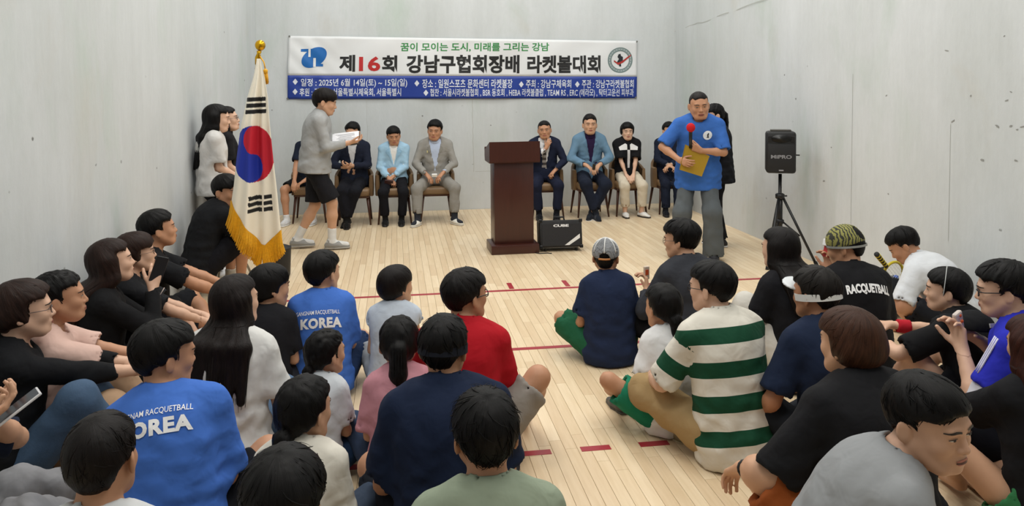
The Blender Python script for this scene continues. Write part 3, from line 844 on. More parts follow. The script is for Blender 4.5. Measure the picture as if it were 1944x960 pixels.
def band_mat(name, stops, rough=.85):
    """colour bands along the stored garment coordinate 'band'; stops = [(pos, colour), ...]"""
    m = bpy.data.materials.new(name); m.use_nodes = True; nt = m.node_tree; N = nt.nodes; b = N['Principled BSDF']; b.inputs['Roughness'].default_value = rough
    b.inputs['Specular IOR Level'].default_value = .25
    at_ = N.new('ShaderNodeAttribute'); at_.attribute_name = 'band'
    r = N.new('ShaderNodeValToRGB'); r.color_ramp.interpolation = 'CONSTANT'; e = r.color_ramp.elements
    e[0].position = stops[0][0]; e[0].color = (*lin(stops[0][1]), 1); e[1].position = stops[1][0]; e[1].color = (*lin(stops[1][1]), 1)
    for p_, c_ in stops[2:]:
        k_ = e.new(p_); k_.color = (*lin(c_), 1)
    nt.links.new(at_.outputs['Fac'], r.inputs[0]); nt.links.new(r.outputs[0], b.inputs['Base Color'])
    wrinkle(nt)
    return m
def neck_prims(k):
    r = (.047 if k.fem else .055) * k.s
    if getattr(k, 'child', False): r *= .92
    return [Cone(k.N + k.F[2] @ np.array([0, .0, -.03]) * k.s, k.HC + k.RH @ np.array([0, -.022, -.04]) * k.hs, r * 1.06, r, k=.025 * k.s)]
def add_part(root, name, V, Q, m, mi=None, attrs=None, parent=None, label=None):
    me = np_mesh(name, V - np.array(root.location), Q, mi, attrs)
    o = link(name, me, m, parent or root)
    if label: o['label'] = label
    return o
PEOPLE = []
def body_mesh(prims, res, fine):
    """one skin: coarse over trunk and limbs, finer over head and hands, the zones lapping by one cell"""
    V, Q = sdf_mesh(prims, res); Vs, Qs, n0 = [], [], 0
    keep = np.ones(len(Q), bool); c = V[Q]
    for ctr, r, fr in fine:
        if fr >= res * .9: continue
        ins = (np.abs(c - ctr).max(2) < r - res * .5).all(1); keep &= ~ins
    used = np.unique(Q[keep]); mp_ = np.full(len(V), -1); mp_[used] = np.arange(len(used)); Vs.append(V[used]); Qs.append(mp_[Q[keep]]); n0 = len(used)
    for ctr, r, fr in fine:
        if fr >= res * .9: continue
        sub = []
        for p in prims:
            bb = p.bb(p.k + .02)
            if bb is None or ((bb[0] < ctr + r) & (bb[1] > ctr - r)).all(): sub.append(p)
        C = [np.arange(ctr[i] - r, ctr[i] + r + fr, fr) for i in range(3)]
        v, q = surface_net(field(sub, *C), *C)
        if len(q): Vs.append(v); Qs.append(q + n0); n0 += len(v)
    return np.concatenate(Vs), np.concatenate(Qs)
def person(label, sk, res=.011, fres=.005, skin='#c89a7c', lips='#a8655a', hair=None, face=None, hands=None, shirt=None, pants=None, shoes=None, socks=None, seed=0, body_lo=None, group=None):
    k = sk; s = k.s; root = thing('person', k.pos, label, 'person', group); PEOPLE.append((root, k)); k.root = root
    pz0 = .004
    face = face or {}
    # --- body: one continuous skin
    hp = head_prims(k.fem, face.get('jaw', 1.0), face.get('wide', 1.0))
    body = torso_prims(k, 0, face.get('belly', 0)) + limb_prims(k) + neck_prims(k) + xf(hp, k.RH, k.HC, k.hs)
    fine = [(k.HC + k.RH @ np.array([0, .0, .0]) * k.hs, .142 * k.hs, fres)]
    hands = hands or {}
    for nm, sg in (('R', 1), ('L', -1)):
        Sh, E, Wr = k.arm[nm]; hd = hands.get(nm, {})
        if hd is None: continue
        d = k.R0 @ (np.array(hd['d'], float) * np.array([sg, 1, 1])) if 'd' in hd else Wr - E
        n = k.R0 @ (np.array(hd.get('n', (0, 0, -1)), float) * np.array([sg, 1, 1]))
        if abs(unit(d) @ unit(n)) > .95: n = k.R0 @ np.array([-sg, .3, 0])
        d = unit(unit(d) + unit(Wr - E) * .4)
        body += hand_prims(Wr, d, n, sg, s * hd.get('s', 1.0), hd.get('curl', (.35, .5, .35)), thumb=hd.get('thumb', (.6, .7, .35)))
        hc = Wr + d * .085 * s; fine.append((hc, .095 * s, hd.get('fine', max(fres * 1.3, .0100))))
        k.arm[nm] = (Sh, E, Wr); setattr(k, 'hand' + nm, (Wr + d * .085 * s, d, n))
    for nm in 'RL':
        h, Kn, An, toe = k.leg[nm]
        t_ = k.R0 @ np.array([0, 1., 0]) if toe is None else k.R0 @ (toe * np.array([1 if nm == 'R' else -1, 1, 1]))
        t_ = unit(t_); up = np.array([0, 0, 1.]) if abs(t_[2]) < .8 else unit(Kn - An); up = unit(up - t_ * (up @ t_))
        body.append(Cone(An - up * .02 * s - t_ * .03 * s, An + t_ * .125 * s - up * .052 * s, .032 * s, .018 * s, k=.02 * s))
        k.leg[nm] = (h, Kn, An, t_, up)
    body.append(Half((0, 0, pz0), (0, 0, -1)))
    V, Q = body_mesh(body, max(.0145, res * 1.3), fine)
    Vs = [V]; Qs = [Q]; mi = [np.zeros(len(Q), int)]; n0 = len(V)
    if face.get('show', True):
        sub = hp
        for Vf, Ff, m_ in get_ff(face.get('open', .85), face.get('mouth', 0.0)):
            Vf = Vf * np.array([face.get('wide', 1.0), 1, 1])
            Vs.append(k.HC + k.hs * (Vf @ k.RH.T)); Qs.append(Ff + n0); mi.append(np.full(len(Ff), m_)); n0 += len(Vf)
    add_part(root, 'body', np.concatenate(Vs), np.concatenate(Qs), [skin_mat(skin), EYEW, DARK, lip_mat(lips), MOUTH], np.concatenate(mi))
    rg = np.random.RandomState(seed)
    if pants: k.pants = make_pants(k, root, res, seed=seed, **pants)
    if shirt:
        for i, sh in enumerate(shirt if isinstance(shirt, list) else [shirt]): k.shirt = make_shirt(k, root, res, seed=seed + i, **sh)
    if socks is not None: make_socks(k, root, res, **socks)
    if shoes is not None: make_shoes(k, root, res, **shoes)
    if hair is not None: make_hair(k, root, seed=seed, res=fres, **hair)
    return k
def make_shirt(k, root, res, color='#222222', g=.016, sleeve=.62, hem=.10, neck=1.0, name='t_shirt', collar=None, polo=False, seed=0, fold=.0040, loose=1.0, bands=None, belly=0.0, vneck=None, button=None, dep=0.0, nofront=False, m=None):
    s = k.s; standing = k.P[2] > .7; F0, F1, F2 = k.F
    P = torso_prims(k, g * s, belly, gp=.010)
    # cloth hangs straight from the chest to the hem
    P.append(Cone(k.C + F2 @ np.array([0, -.01, 0]) * s, k.P - F0[:, 2] * (hem + .05 if standing else .02) * s, .156 * s * loose * (k.wide if not k.fem else .94) + g * .6, (.170 if not k.fem else .172) * s * loose * (1.22 if standing else 1) + g * .6, k=.05 * s, n=F1[:, 1], flat=.80 if standing else .76))
    ends = []
    for nm in 'RL':
        Sh, E, Wr = k.arm[nm]
        if sleeve == 'none' or sleeve == 0: continue
        if sleeve == 'long' or sleeve > 1:
            f = 1.0 if sleeve == 'long' else sleeve - 1
            e2 = E + (Wr - E) * (f - .02)
            P.append(Cone(Sh, E, .049 * s + g * .6, .040 * s + g * .6, k=.028 * s)); P.append(Cone(E, e2, .042 * s + g * .55, .030 * s + g * .6, k=.02 * s, cutb=True)); ends.append((E, e2, .030 * s))
        else:
            e2 = Sh + (E - Sh) * sleeve
            P.append(Cone(Sh, e2, .050 * s + g * .7, (.054 * s + g) * (.9 + .1 * loose), k=.03 * s, cutb=True)); ends.append((Sh, e2, .042 * s))
    if fold: P.append(shirt_folds(seed * 7 + 1, fold * s, .10 * s, k.C, F1[:, 2], s))
    for a, e2, r in ends:
        d = unit(e2 - a); P.append(Cone(e2 - d * .015 * s, e2 + d * .05, r + g * .55, r + g * .55, k=.004, op='-'))
    nc = k.N + F2 @ np.array([0, .022, .020]) * s
    P.append(Ell(nc, np.array([.064, .070, .055]) * s * neck * (.9 if k.fem else 1), F2, k=.012, op='-'))
    P.append(Cone(k.N + F2 @ np.array([0, .0, .0]) * s, k.HC, .060 * s * neck * (.88 if k.fem else 1), .07 * s, k=.006, op='-'))
    if vneck:                                                    # open front: wedge from the collar down
        wt, zl = vneck
        for i in range(7):
            t = i / 6; z = .01 - t * zl; hw = wt * (1 - t) + .004
            P.append(Box(k.N + F2 @ np.array([0, .15, z]) * s, np.array([hw, .13, zl / 10]) * s, F2, r=.003, k=.006, op='-'))
    P.append(Half(k.P - F0[:, 2] * hem * s, -F0[:, 2])); P.append(Half((0, 0, .006), (0, 0, -1)))
    V, Q = sdf_mesh(P, res)
    attrs = None
    if bands:
        b = ((V - k.C) @ F1[:, 2]) / s
        for nm, sd in (('R', 1), ('L', -1)):
            Sh, E, Wr = k.arm[nm]; la = ((V - Sh) @ unit(E - Sh)); rad = np.linalg.norm(V - Sh - la[:, None] * unit(E - Sh), axis=1)
            msk = (la > .035 * s) & (rad < .085 * s) & (((V - k.C) @ F2[:, 0]) * sd > .13 * s)
            off = ((Sh - k.C) @ F1[:, 2]) / s
            b = np.where(msk, off - la / s * .95, b)
        attrs = {'band': (b + .5)}
    o = add_part(root, name, V, Q, m or cloth(color), attrs=attrs)
    if collar or polo: make_collar(k, o, root, collar or color, polo, neck)
    o_bvh = None
    k.shirtVQ = (V, Q); k.layers = getattr(k, 'layers', []) + [(V, Q, o)]
    return o
def make_collar(k, o, root, color, polo, neck):
    s = k.s; F2 = k.F[2]; n = 28; rings = []
    q = .9 if k.fem else 1
    if polo: prof = [(.058, .020), (.060, .042), (.066, .044), (.080, .012), (.084, -.004), (.080, -.006)]
    else: prof = [(.066, -.004), (.064, .006), (.068, .010), (.073, .004), (.074, -.006)]
    V = []; F = []
    for i in range(n):
        a = 2 * math.pi * i / n; c_, s_ = math.cos(a), math.sin(a)
        gap = 0
        for r, z in prof:
            zz = z + .020 - (.030 * max(s_, 0) + .004 * (1 - s_)) + .018 * abs(c_) * -.6
            rr_ = r * neck * q
            V.append(k.N + F2 @ np.array([rr_ * c_, .012 + rr_ * s_ * 1.03, zz]) * s)
    m = len(prof)
    for i in range(n):
        for j in range(m - 1): F.append((i * m + j, ((i + 1) % n) * m + j, ((i + 1) % n) * m + j + 1, i * m + j + 1))
    return add_part(root, 'collar', np.array(V), np.array(F), cloth(color), parent=o)
def make_pants(k, root, res, color='#222222', length=1.95, g=.016, name='trousers', seed=0, fold=.004, width=1.0, m=None, cuffw=None):
    """length: 0..1 part of the thigh (shorts), 1..2 into the shin"""
    s = k.s; F0 = k.F[0]; P = []
    P.append(Ell(k.P + F0 @ np.array([0, -.005, .0]) * s, np.array([.162 * k.wide if not k.fem else .168, .118, .115]) * s + g * .45, F0, k=.05))
    P.append(Ell(k.P + F0 @ np.array([0, 0, .07]) * s, np.array([.142 * k.wide, .104, .08]) * s + g * .4, F0, k=.05))
    P.append(Half(k.P + F0[:, 2] * .11 * s, F0[:, 2]))
    ends = []
    for nm in 'RL':
        h, Kn, An = k.leg[nm][:3]
        if length <= 1:
            e = h + (Kn - h) * length; r1 = (.082 + (.055 - .082) * length) * s + g
            P.append(Cone(h, e, (.074 * s + g * .5) if k.P[2] > .7 else .084 * s + g, r1 * 1.0 + .012 * width * s, k=.05 * s, cutb=True)); ends.append((h, e, r1 - g * .4))
        else:
            e = Kn + (An - Kn) * (length - 1)
            P.append(Cone(h, Kn, (.072 * s + g * .5) if k.P[2] > .7 else .083 * s + g, .058 * s * width + g, k=.05 * s)); P.append(Cone(Kn, e, .058 * s * width + g, (cuffw or .048) * s * width + g, k=.04 * s, cutb=True)); ends.append((Kn, e, (cuffw or .048) * s * width + g * .1))
    if fold: P.append(wavefn(seed * 5 + 3, fold * s, .10 * s))
    for a, e, r in ends:
        d = unit(e - a); P.append(Cone(e - d * .02, e + d * .05, r, r, k=.004, op='-'))
    P.append(Half((0, 0, .005), (0, 0, -1)))
    V, Q = sdf_mesh(P, res); k.pantsVQ = (V, Q)
    return add_part(root, name, V, Q, m or cloth(color))
def make_socks(k, root, res, color='#eeeeee', h=.10, only='RL'):
    s = k.s
    for nm in only:
        hp, Kn, An, t_, up = k.leg[nm]; d = unit(Kn - An)
        P = [Cone(An - d * .01, An + d * h * s, .042 * s, .047 * s, k=.01, cutb=True), Cone(An - up * .02 * s - t_ * .03 * s, An + t_ * .15 * s - up * .045 * s, .039 * s, .031 * s, k=.02)]
        V, Q = sdf_mesh(P, .011); add_part(root, 'sock', V, Q, cloth(color))
def make_shoes(k, root, res, color='#ffffff', sole='#e8e8e4', lace=None, low=False, only='RL', cuff=None):
    s = k.s; r_ = max(.0095, min(res, .011))
    for nm in only:
        hp, Kn, An, t_, up = k.leg[nm]; sd = np.cross(t_, up)
        R = np.stack([sd, t_, up], 1); B = lambda x, y, z: An + R @ np.array([x, y, z]) * s
        P = [Cone(B(0, -.045, -.045), B(0, .06, -.040), .038 * s, .046 * s, k=.03, n=up, flat=.9), Cone(B(0, .05, -.050), B(0, .150, -.058), .046 * s, .036 * s, k=.03, n=up, flat=.62)]
        if not low: P.append(Cone(B(0, -.02, -.03), B(0, -.01, .015), .046 * s, .045 * s, k=.02, cutb=True))
        P.append(Half(B(0, 0, -.066), -up))
        if not low: P.append(Cone(B(0, -.012, .0), B(0, -.005, .05), .037 * s, .040 * s, k=.004, op='-'))
        V, Q = sdf_mesh(P, r_); o = add_part(root, 'shoe', V, Q, plain(color, .55))
        P = [Cone(B(0, -.045, -.072), B(0, .055, -.072), .041 * s, .048 * s, k=.02), Cone(B(0, .055, -.072), B(0, .150, -.072), .048 * s, .040 * s, k=.02), Half(B(0, 0, -.062), up), Half(B(0, 0, -.0835), -up)]
        V, Q = sdf_mesh(P, r_); add_part(root, 'sole', V, Q, plain(sole, .6), parent=o)
        if lace:
            mb = MB()
            for j in range(4):
                y = .035 + .022 * j; z = .004 - .011 * j
                mb.tube([B(-.024, y, z - .012), B(0, y + .004, z), B(.024, y, z - .012)], .0035 * s, 5)
            V = np.array(mb.v) - 0; lo = MB(); lo.v = [tuple(v - k.pos) for v in V]; lo.f = mb.f; lo.mi = mb.mi; lo.build('laces', plain(lace, .8), o, smooth=True)
def world_prims_long(k, length=.35, front=False, thick=.03, spread=1.0, **_):
    """hair falling from the head over the nape, lying on the back and the shoulders"""
    hs = k.hs; s = k.s; P = []; B = lambda x, y, z: k.HC + k.RH @ np.array([x, y, z]) * hs; F = k.F[2]
    dn = unit(-F[:, 2] * .8 + np.array([0, 0, -.2]))
    for x in (-.064, -.034, 0, .034, .064):
        a = B(x, -.060 + abs(x) * .45, .02); m = B(x * 1.15, -.080 + abs(x) * .55, -.085)
        p2 = k.N + F @ np.array([x * 1.25 * spread, (-.118 if k.P[2] > .7 else -.136) + abs(x) * .35, -.045]) * s
        e = p2 + dn * max(.03, length - .10 - abs(x) * .5) + F @ np.array([x * .35 * (spread - .6), -.028, 0])
        P += [Cone(a, m, .044 * hs, .038 * hs, k=.03), Cone(m, p2, .036 * hs, thick * hs * .95, k=.03), Cone(p2, e, thick * hs * .95, thick * .42 * hs, k=.025)]
    for sx in (-1, 1):
        a = B(sx * .066, .0, .02); m = B(sx * .080, -.005, -.08)
        e = k.N + F @ np.array([sx * .095, .105 if front else -.07, -.10 - length * .35 if front else -.08]) * s
        P += [Cone(a, m, .028 * hs, .026 * hs, k=.025), Cone(m, e, .026 * hs, .014 * hs, k=.025)]
    return P
def make_hair(k, root, seed=0, res=.005, color='#0d0b0b', style='short', t=.017, fringe=.0, nape=-.055, side=-.02, top=0.0, ears=True, back=0.0, amp=.0022, freq=30, locks=140, lift=.008, tail=None, long=None, tie=None, lw=.0022, whorl=(0, -.045, .11), bun=None, taper=0.0):
    hs = k.hs; base = hair_short(t, fringe, nape, side, top, ears, back, taper)
    P = xf(base, k.RH, k.HC, hs)
    if long: P = P[:-1] + world_prims_long(k, **long) if long.get('keepnape', True) else P
    P.append(strand_disp(k.RH, k.HC, hs, amp, freq, seed, whorl))
    if tail:                                                     # polyline in head space, radii
        pts, rad = tail; pts = [k.HC + hs * k.RH @ np.array(p[:3]) + (np.array([0, 0, p[3]]) if len(p) > 3 else 0) for p in pts]
        for i in range(len(pts) - 1): P.append(Cone(pts[i], pts[i + 1], rad[i] * hs, rad[i + 1] * hs, k=.012))
        P.append(wavefn(seed + 9, .0025, .03, (1, 1, .15)))
    V, Q = sdf_mesh(P, max(.0065, res * 1.15))
    if np.linalg.norm(k.HC - CAM) > 6.5: locks = locks // 3
    if locks:
        V2, Q2 = lock_tubes(base, k.RH, k.HC, hs, locks, seed, lift, lw, whorl=whorl); Q = np.concatenate([Q, Q2 + len(V)]) if len(V2) else Q; V = np.concatenate([V, V2]) if len(V2) else V
    if tail or long:                                             # loose strands along the falling hair
        rg = np.random.RandomState(seed + 5); vs = []; qs = []
        segs = [p for p in P if isinstance(p, Cone) and p.op == '+']
        n = 60 if long else 26; n0 = len(V)
        if long: chains = [segs[i:i + 3] for i in range(0, 15, 3)] + [segs[i:i + 2] for i in range(15, len(segs), 2)]
        else: chains = [segs[-(len(tail[0]) - 1):]]
        for i in range(n):
            ch = chains[rg.randint(len(chains))]; nodes = [c.a for c in ch] + [ch[-1].b]; rads = [c.ra for c in ch] + [ch[-1].rb]
            off = unit(rg.randn(3)); pts = []
            for j, (p, r) in enumerate(zip(nodes, rads)): pts.append(p + off * r * (1.02 if j < len(nodes) - 1 else 1.5))
            pts[-1] = pts[-1] + np.array([0, 0, -.02 * rg.rand()])
            m_ = MB().tube(pts, [.0025, .003, .0025, .0008][:len(pts)] if len(pts) <= 4 else [.003] * (len(pts) - 1) + [.0008], 4, cap=False)
            o_ = n0 + len(vs); vs += m_.v; qs += [tuple(q + o_ for q in f) for f in m_.f]
        V = np.concatenate([V, np.array(vs)]); Q = np.concatenate([Q, np.array(qs)])
    o = add_part(root, 'hair', V, Q, hair_mat(color)); sa_ = o.data.attributes.new('strand', 'FLOAT_VECTOR', 'POINT'); sa_.data.foreach_set('vector', np.ascontiguousarray(strand_coords(k, V, whorl), np.float32).ravel())
    if tail and tie:
        p0 = k.HC + hs * k.RH @ np.array(tie[1]); d = unit(k.RH @ np.array(tie[2])); mb = MB()
        x = unit(np.cross(d, (0, 0, 1.) if abs(d[2]) < .9 else (1., 0, 0))); y = np.cross(d, x); r = tie[3] * hs
        mb.tube([p0 + r * (math.cos(a) * x + math.sin(a) * y) - k.pos for a in np.linspace(0, 6.283, 15)], .006 * hs, 6)
        mb.build('hair_tie', plain(tie[0], .5), o, smooth=True)
    k.hair = o
    return o
# ------------------------------------------------------------------ worn extras
def rel(k, mb): mb.v = [tuple(np.array(v) - k.pos) for v in mb.v]; return mb
def HB(k, x, y, z): return k.HC + k.RH @ np.array([x, y, z]) * k.hs
def glasses(k, color='#16161a', r=(.021, .017), thick=.0016, wide=1.0, lens=True):
    mb = MB(); y0 = .1005
    for sx in (-1, 1):
        pts = [HB(k, (sx * .031 + r[0] * math.cos(a) * (1 if abs(math.cos(a)) < .99 else 1)) * wide, y0 - .004 * abs(math.cos(a)), -.003 + r[1] * math.sin(a)) for a in np.linspace(0, 6.283, 19)]
        mb.tube(pts, thick, 6)
        mb.tube([HB(k, sx * .052 * wide, y0 - .006, .002), HB(k, sx * .074 * wide, .075, .004), HB(k, sx * .0785 * wide, -.005, .004), HB(k, sx * .0775 * wide, -.03, -.012)], thick, 6)
    mb.tube([HB(k, -.010, y0, .0), HB(k, 0, y0 + .002, .003), HB(k, .010, y0, .0)], thick, 6)
    o = rel(k, mb).build('glasses', plain(color, .35), k.root, smooth=True)
    return o
def ring_band(k, name, color, z0, z1, R=(.089, .110), c=(0, -.016), tilt=0.0, thick=.003, m=None, n=40, gap=None):
    """band around the head, tilted about x"""
    V = []; F = []; idx = []
    for i in range(n):
        a = 2 * math.pi * i / n
        for (dr, z) in ((0, z0), (thick, z0), (thick, z1), (0, z1)):
            x = (R[0] + dr) * math.cos(a); y = (R[1] + dr) * math.sin(a)
            p = rx(tilt) @ np.array([x, y, z]); V.append(HB(k, p[0], p[1] + c[1], p[2] + c[0]))
    for i in range(n):
        for j in range(4): F.append((i * 4 + j, i * 4 + (j + 1) % 4, ((i + 1) % n) * 4 + (j + 1) % 4, ((i + 1) % n) * 4 + j))
    mb = MB().add(V, F); return rel(k, mb).build(name, m or cloth(color), k.root, smooth=False)
def back_text(k, s_, x0, x1, z0, z1, color='#f2f2f2', bold=.02, curve=0.0, parent=None, front=False, name='lettering', frame=2, mat_=None, off=.0045, space=1.0):
    """lettering that hugs the back (or front) of the shirt, in chest-frame metres"""
    W, F = fit_text(s_, x0, x1, z0, z1, bold, space=space); W, F = subdiv2d(W, F, .03)
    return decal(k, W, F, color, curve, parent, front, name, frame, mat_, off)
def decal(k, W, F, color, curve=0.0, parent=None, front=False, name='print', frame=2, mat_=None, off=.0045, layer=-1):
    V0, Q0, lo_ = k.layers[layer]; parent = parent or lo_; bvh = BVHTree.FromPolygons([tuple(v) for v in V0], [tuple(map(int, q)) for q in Q0])
    Fm = k.F[frame]; sg = 1 if front else -1; out = []; bad = []
    for i, (x, z) in enumerate(W):
        xx = x if not front else -x
        zc = z + curve * x * x
        o_ = k.C + Fm @ np.array([xx, sg * .6, zc]); d = Fm @ np.array([0, -sg, 0.])
        h = bvh.ray_cast(Vector(o_), Vector(d))
        if h[0] is None: bad.append(i); out.append(o_); continue
        out.append(np.array(h[0]) - d * off)
    bad = set(bad); F = [f for f in F if not any(i in bad for i in f)]
    mb = MB().add(out, F); return rel(k, mb).build(name, mat_ or plain(color, .8), parent or k.shirt)
# ------------------------------------------------------------------ banner on the front wall
BY = YF - .012
def bw(x, z):                                                    # ripple of the hanging cloth
    return -.010 - .008 * math.sin(x * 3.1 + z * 5) - .006 * math.sin(x * 7.3 - z * 9 + 1) - .010 * math.exp(-((x + 2.4) ** 2) * 6) * math.sin((x + z) * 22) * .6
b00 = np.array([-2.608, 2.529]); b10 = np.array([2.454, 2.456]); b01 = np.array([-2.641, 1.642]); b11 = np.array([2.446, 1.603])
def bpt(u_, v_, off=0.0):                                        # u 0..1 left to right, v 0..1 top to bottom
    p = (b00 * (1 - u_) + b10 * u_) * (1 - v_) + (b01 * (1 - u_) + b11 * u_) * v_
    return np.array([p[0], BY + bw(p[0], p[1]) - off, p[1]])
def bgrid(u0, u1, v0, v1, nu, nv, off, thick=.0012):
    V = []; F = []
    for sd in (0, 1):
        for j in range(nv + 1):
            for i in range(nu + 1): V.append(bpt(u0 + (u1 - u0) * i / nu, v0 + (v1 - v0) * j / nv, off + (thick if sd == 0 else 0)))
    n = (nu + 1) * (nv + 1)
    for j in range(nv):
        for i in range(nu):
            a = j * (nu + 1) + i; F.append((a, a + nu + 1, a + nu + 2, a + 1)); F.append((n + a, n + a + 1, n + a + nu + 2, n + a + nu + 1))
    for i in range(nu): F.append((i, i + 1, n + i + 1, n + i)); a = nv * (nu + 1) + i; F.append((a, n + a, n + a + 1, a + 1))
    for j in range(nv): a = j * (nu + 1); F.append((a, n + a, n + a + nu + 1, a + nu + 1)); a += nu; F.append((a, a + nu + 1, n + a + nu + 1, n + a))
    return MB().add(V, F)
banner = thing('banner', (0, BY, 1.6), 'wide white and blue event banner with Korean lettering hung on front wall', 'banner')
def rb(mb): mb.v = [tuple(np.array(v) - np.array([0, BY, 1.6])) for v in mb.v]; return mb
BW = mat('banner_white', '#e6e8ea', .45, var=.03, vscale=3); BB = mat('banner_blue', '#1f3d96', .45, var=.06, vscale=3)
rb(bgrid(0, 1, 0, .625, 150, 14, 0)).build('white_field', BW, banner, smooth=True)
rb(bgrid(0, 1, .625, 1, 150, 9, 0)).build('blue_field', BB, banner, smooth=True)
BPX = lambda x, y: ((x - 547.5) / (1208.5 - 547.5), (y - (68 + (x - 548) * 10 / 661)) / (120 - (x - 548) * 12 / 661))
def btext(s_, x0, x1, y0, y1, color, bold=.0, name='lettering', space=1.0):
    """x0..x1 / y0..y1 in photo pixels on the banner plane -> banner coordinates"""
    W, F = fit_text(s_, x0, x1, -y1, -y0, bold, space=space); V = []
    if y1 - y0 > 20: W, F = subdiv2d(W, F, 9.0)
    for x, z in W:
        u_, v_ = BPX(x, -z); V.append(bpt(u_, v_, .004))
    return rb(MB().add(V, F)).build(name, plain(color, .5), banner)
btext('꿈이 모이는 도시, 미래를 그리는 강남', 751, 1033, 81, 98, '#2f8a45', .02)
btext('제', 639, 668, 104, 136, '#1b1b1c', .035); btext('16', 675, 714, 107, 135, '#c02a2c', .03); btext('회', 717, 745, 105, 137, '#1b1b1c', .035)
btext('강남구협회장배', 762, 976, 104, 139, '#1b1b1c', .035); btext('라켓볼대회', 991, 1135, 105, 139, '#1b1b1c', .035)
WT = '#e4e8f2'
btext('일정 : 2025년 6월 14일(토) ~ 15일(일)', 571, 764, 149, 166, WT, .012)
btext('장소 : 일원스포츠 문화센터 라켓볼장', 792, 963, 150, 167, WT, .012)
btext('주최 : 강남구체육회', 989, 1077, 151, 167, WT, .012)
btext('주관 : 강남구라켓볼협회', 1098, 1202, 151, 167, WT, .012)
btext('후원 : 강남구, 서울특별시체육회, 서울특별시', 569, 753, 167, 183, WT, .012)
btext('협찬 : 서울시라켓볼협회 , BSR 동호회 , HEBA 라켓볼클럽 , TEAM RS , ERC (에라모) , 탁터고운선 피부과', 807, 1202, 168, 185, WT, .008)
def bpoly(pts, color, off=.004, name='emblem', par=None):
    bm = bmesh.new(); f = bm.faces.new([bm.verts.new((x, -y, 0)) for x, y in pts]); bmesh.ops.triangulate(bm, faces=[f]); bm.verts.index_update()
    W = [(v.co.x, v.co.y) for v in bm.verts]; F = [tuple(v.index for v in g.verts) for g in bm.faces]; bm.free(); W, F = subdiv2d(W, F, 5.0)
    return rb(MB().add([bpt(*BPX(x, -z), off) for x, z in W], F)).build(name, plain(color, .5), par or banner)
for (x, y) in ((561, 155), (561, 174), (782, 158), (799, 176), (980, 160), (1089, 160)):
    bpoly([(x, y - 6), (x + 4.6, y), (x, y + 6), (x - 4.6, y)], WT, name='diamond_mark')
def ellp(cx, cy, a, b, rot, n=36, t0=0, t1=6.283): return [(cx + a * math.cos(t) * math.cos(rot) - b * math.sin(t) * math.sin(rot), cy + a * math.cos(t) * math.sin(rot) + b * math.sin(t) * math.cos(rot)) for t in np.linspace(t0, t1, n, endpoint=abs(t1 - t0) < 6.2)]
lg = bpoly(ellp(594, 109, 25, 16.5, -.62), '#1368b5', .004, 'blue_emblem')
bpoly([(570, 93), (589, 92.5), (589, 98), (570, 98)], '#1368b5', .0045, 'blue_emblem', banner)
bpoly([(593, 121), (610, 121), (610, 126), (593, 126)], '#1368b5', .0045, 'blue_emblem', banner)
bpoly([(583.5, 92), (587.5, 92), (587.5, 108), (583.5, 108)], '#e6e8ea', .006, 'emblem_notch', banner)
bpoly([(592.5, 110), (597, 110), (597, 127), (592.5, 127)], '#e6e8ea', .006, 'emblem_notch', banner)
# round club crest
rg_ = np.linspace(0, 6.283, 49)[:-1]
def bring(cx, cy, r0, r1, color, off, name):
    V = [bpt(*BPX(cx + r * math.cos(t) * 1.0, cy + r * math.sin(t) * .96), off) for r in (r0, r1) for t in rg_]; n = 48
    F = [(i, (i + 1) % n, n + (i + 1) % n, n + i) for i in range(n)]
    return rb(MB().add(V, F)).build(name, plain(color, .5), banner)
bring(1174.5, 114, 18.5, 24.5, '#8b9a9b', .004, 'crest_ring'); bring(1174.5, 114, 23.9, 24.9, '#4b6a66', .0045, 'crest_ring'); bring(1174.5, 114, 17.8, 18.7, '#4b6a66', .0045, 'crest_ring')
for i in range(26):
    t = 2 * math.pi * i / 26; x = 1174.5 + 21.3 * math.cos(t); y = 114 + 20.6 * math.sin(t)
    bpoly(ellp(x, y, 1.1, .55, t + 1.57, 6), '#e6e8ea', .006, 'crest_mark')
bpoly([(1171, 103), (1175, 102), (1176, 106), (1180, 108), (1180, 116), (1176, 119), (1177, 126), (1173, 126), (1172, 120), (1168, 118), (1172, 112), (1169, 108)], '#22252c', .005, 'crest_player')
bpoly([(1162, 114), (1170, 119), (1178, 116), (1196, 103), (1196, 106), (1180, 119), (1171, 123), (1162, 117)], '#b5322b', .0055, 'crest_swoosh')
for (x, y) in ((549, 69), (1207.5, 79), (547.5, 187), (1206.5, 185)):
    p = bpt(*BPX(x, y), .003) - np.array([0, BY, 1.6]); MB().lathe(p, [(.014, -.003), (.014, .003)], 12, R=rx(math.pi / 2)).build('eyelet', plain('#8a8a88', .4, metal=.8), banner)

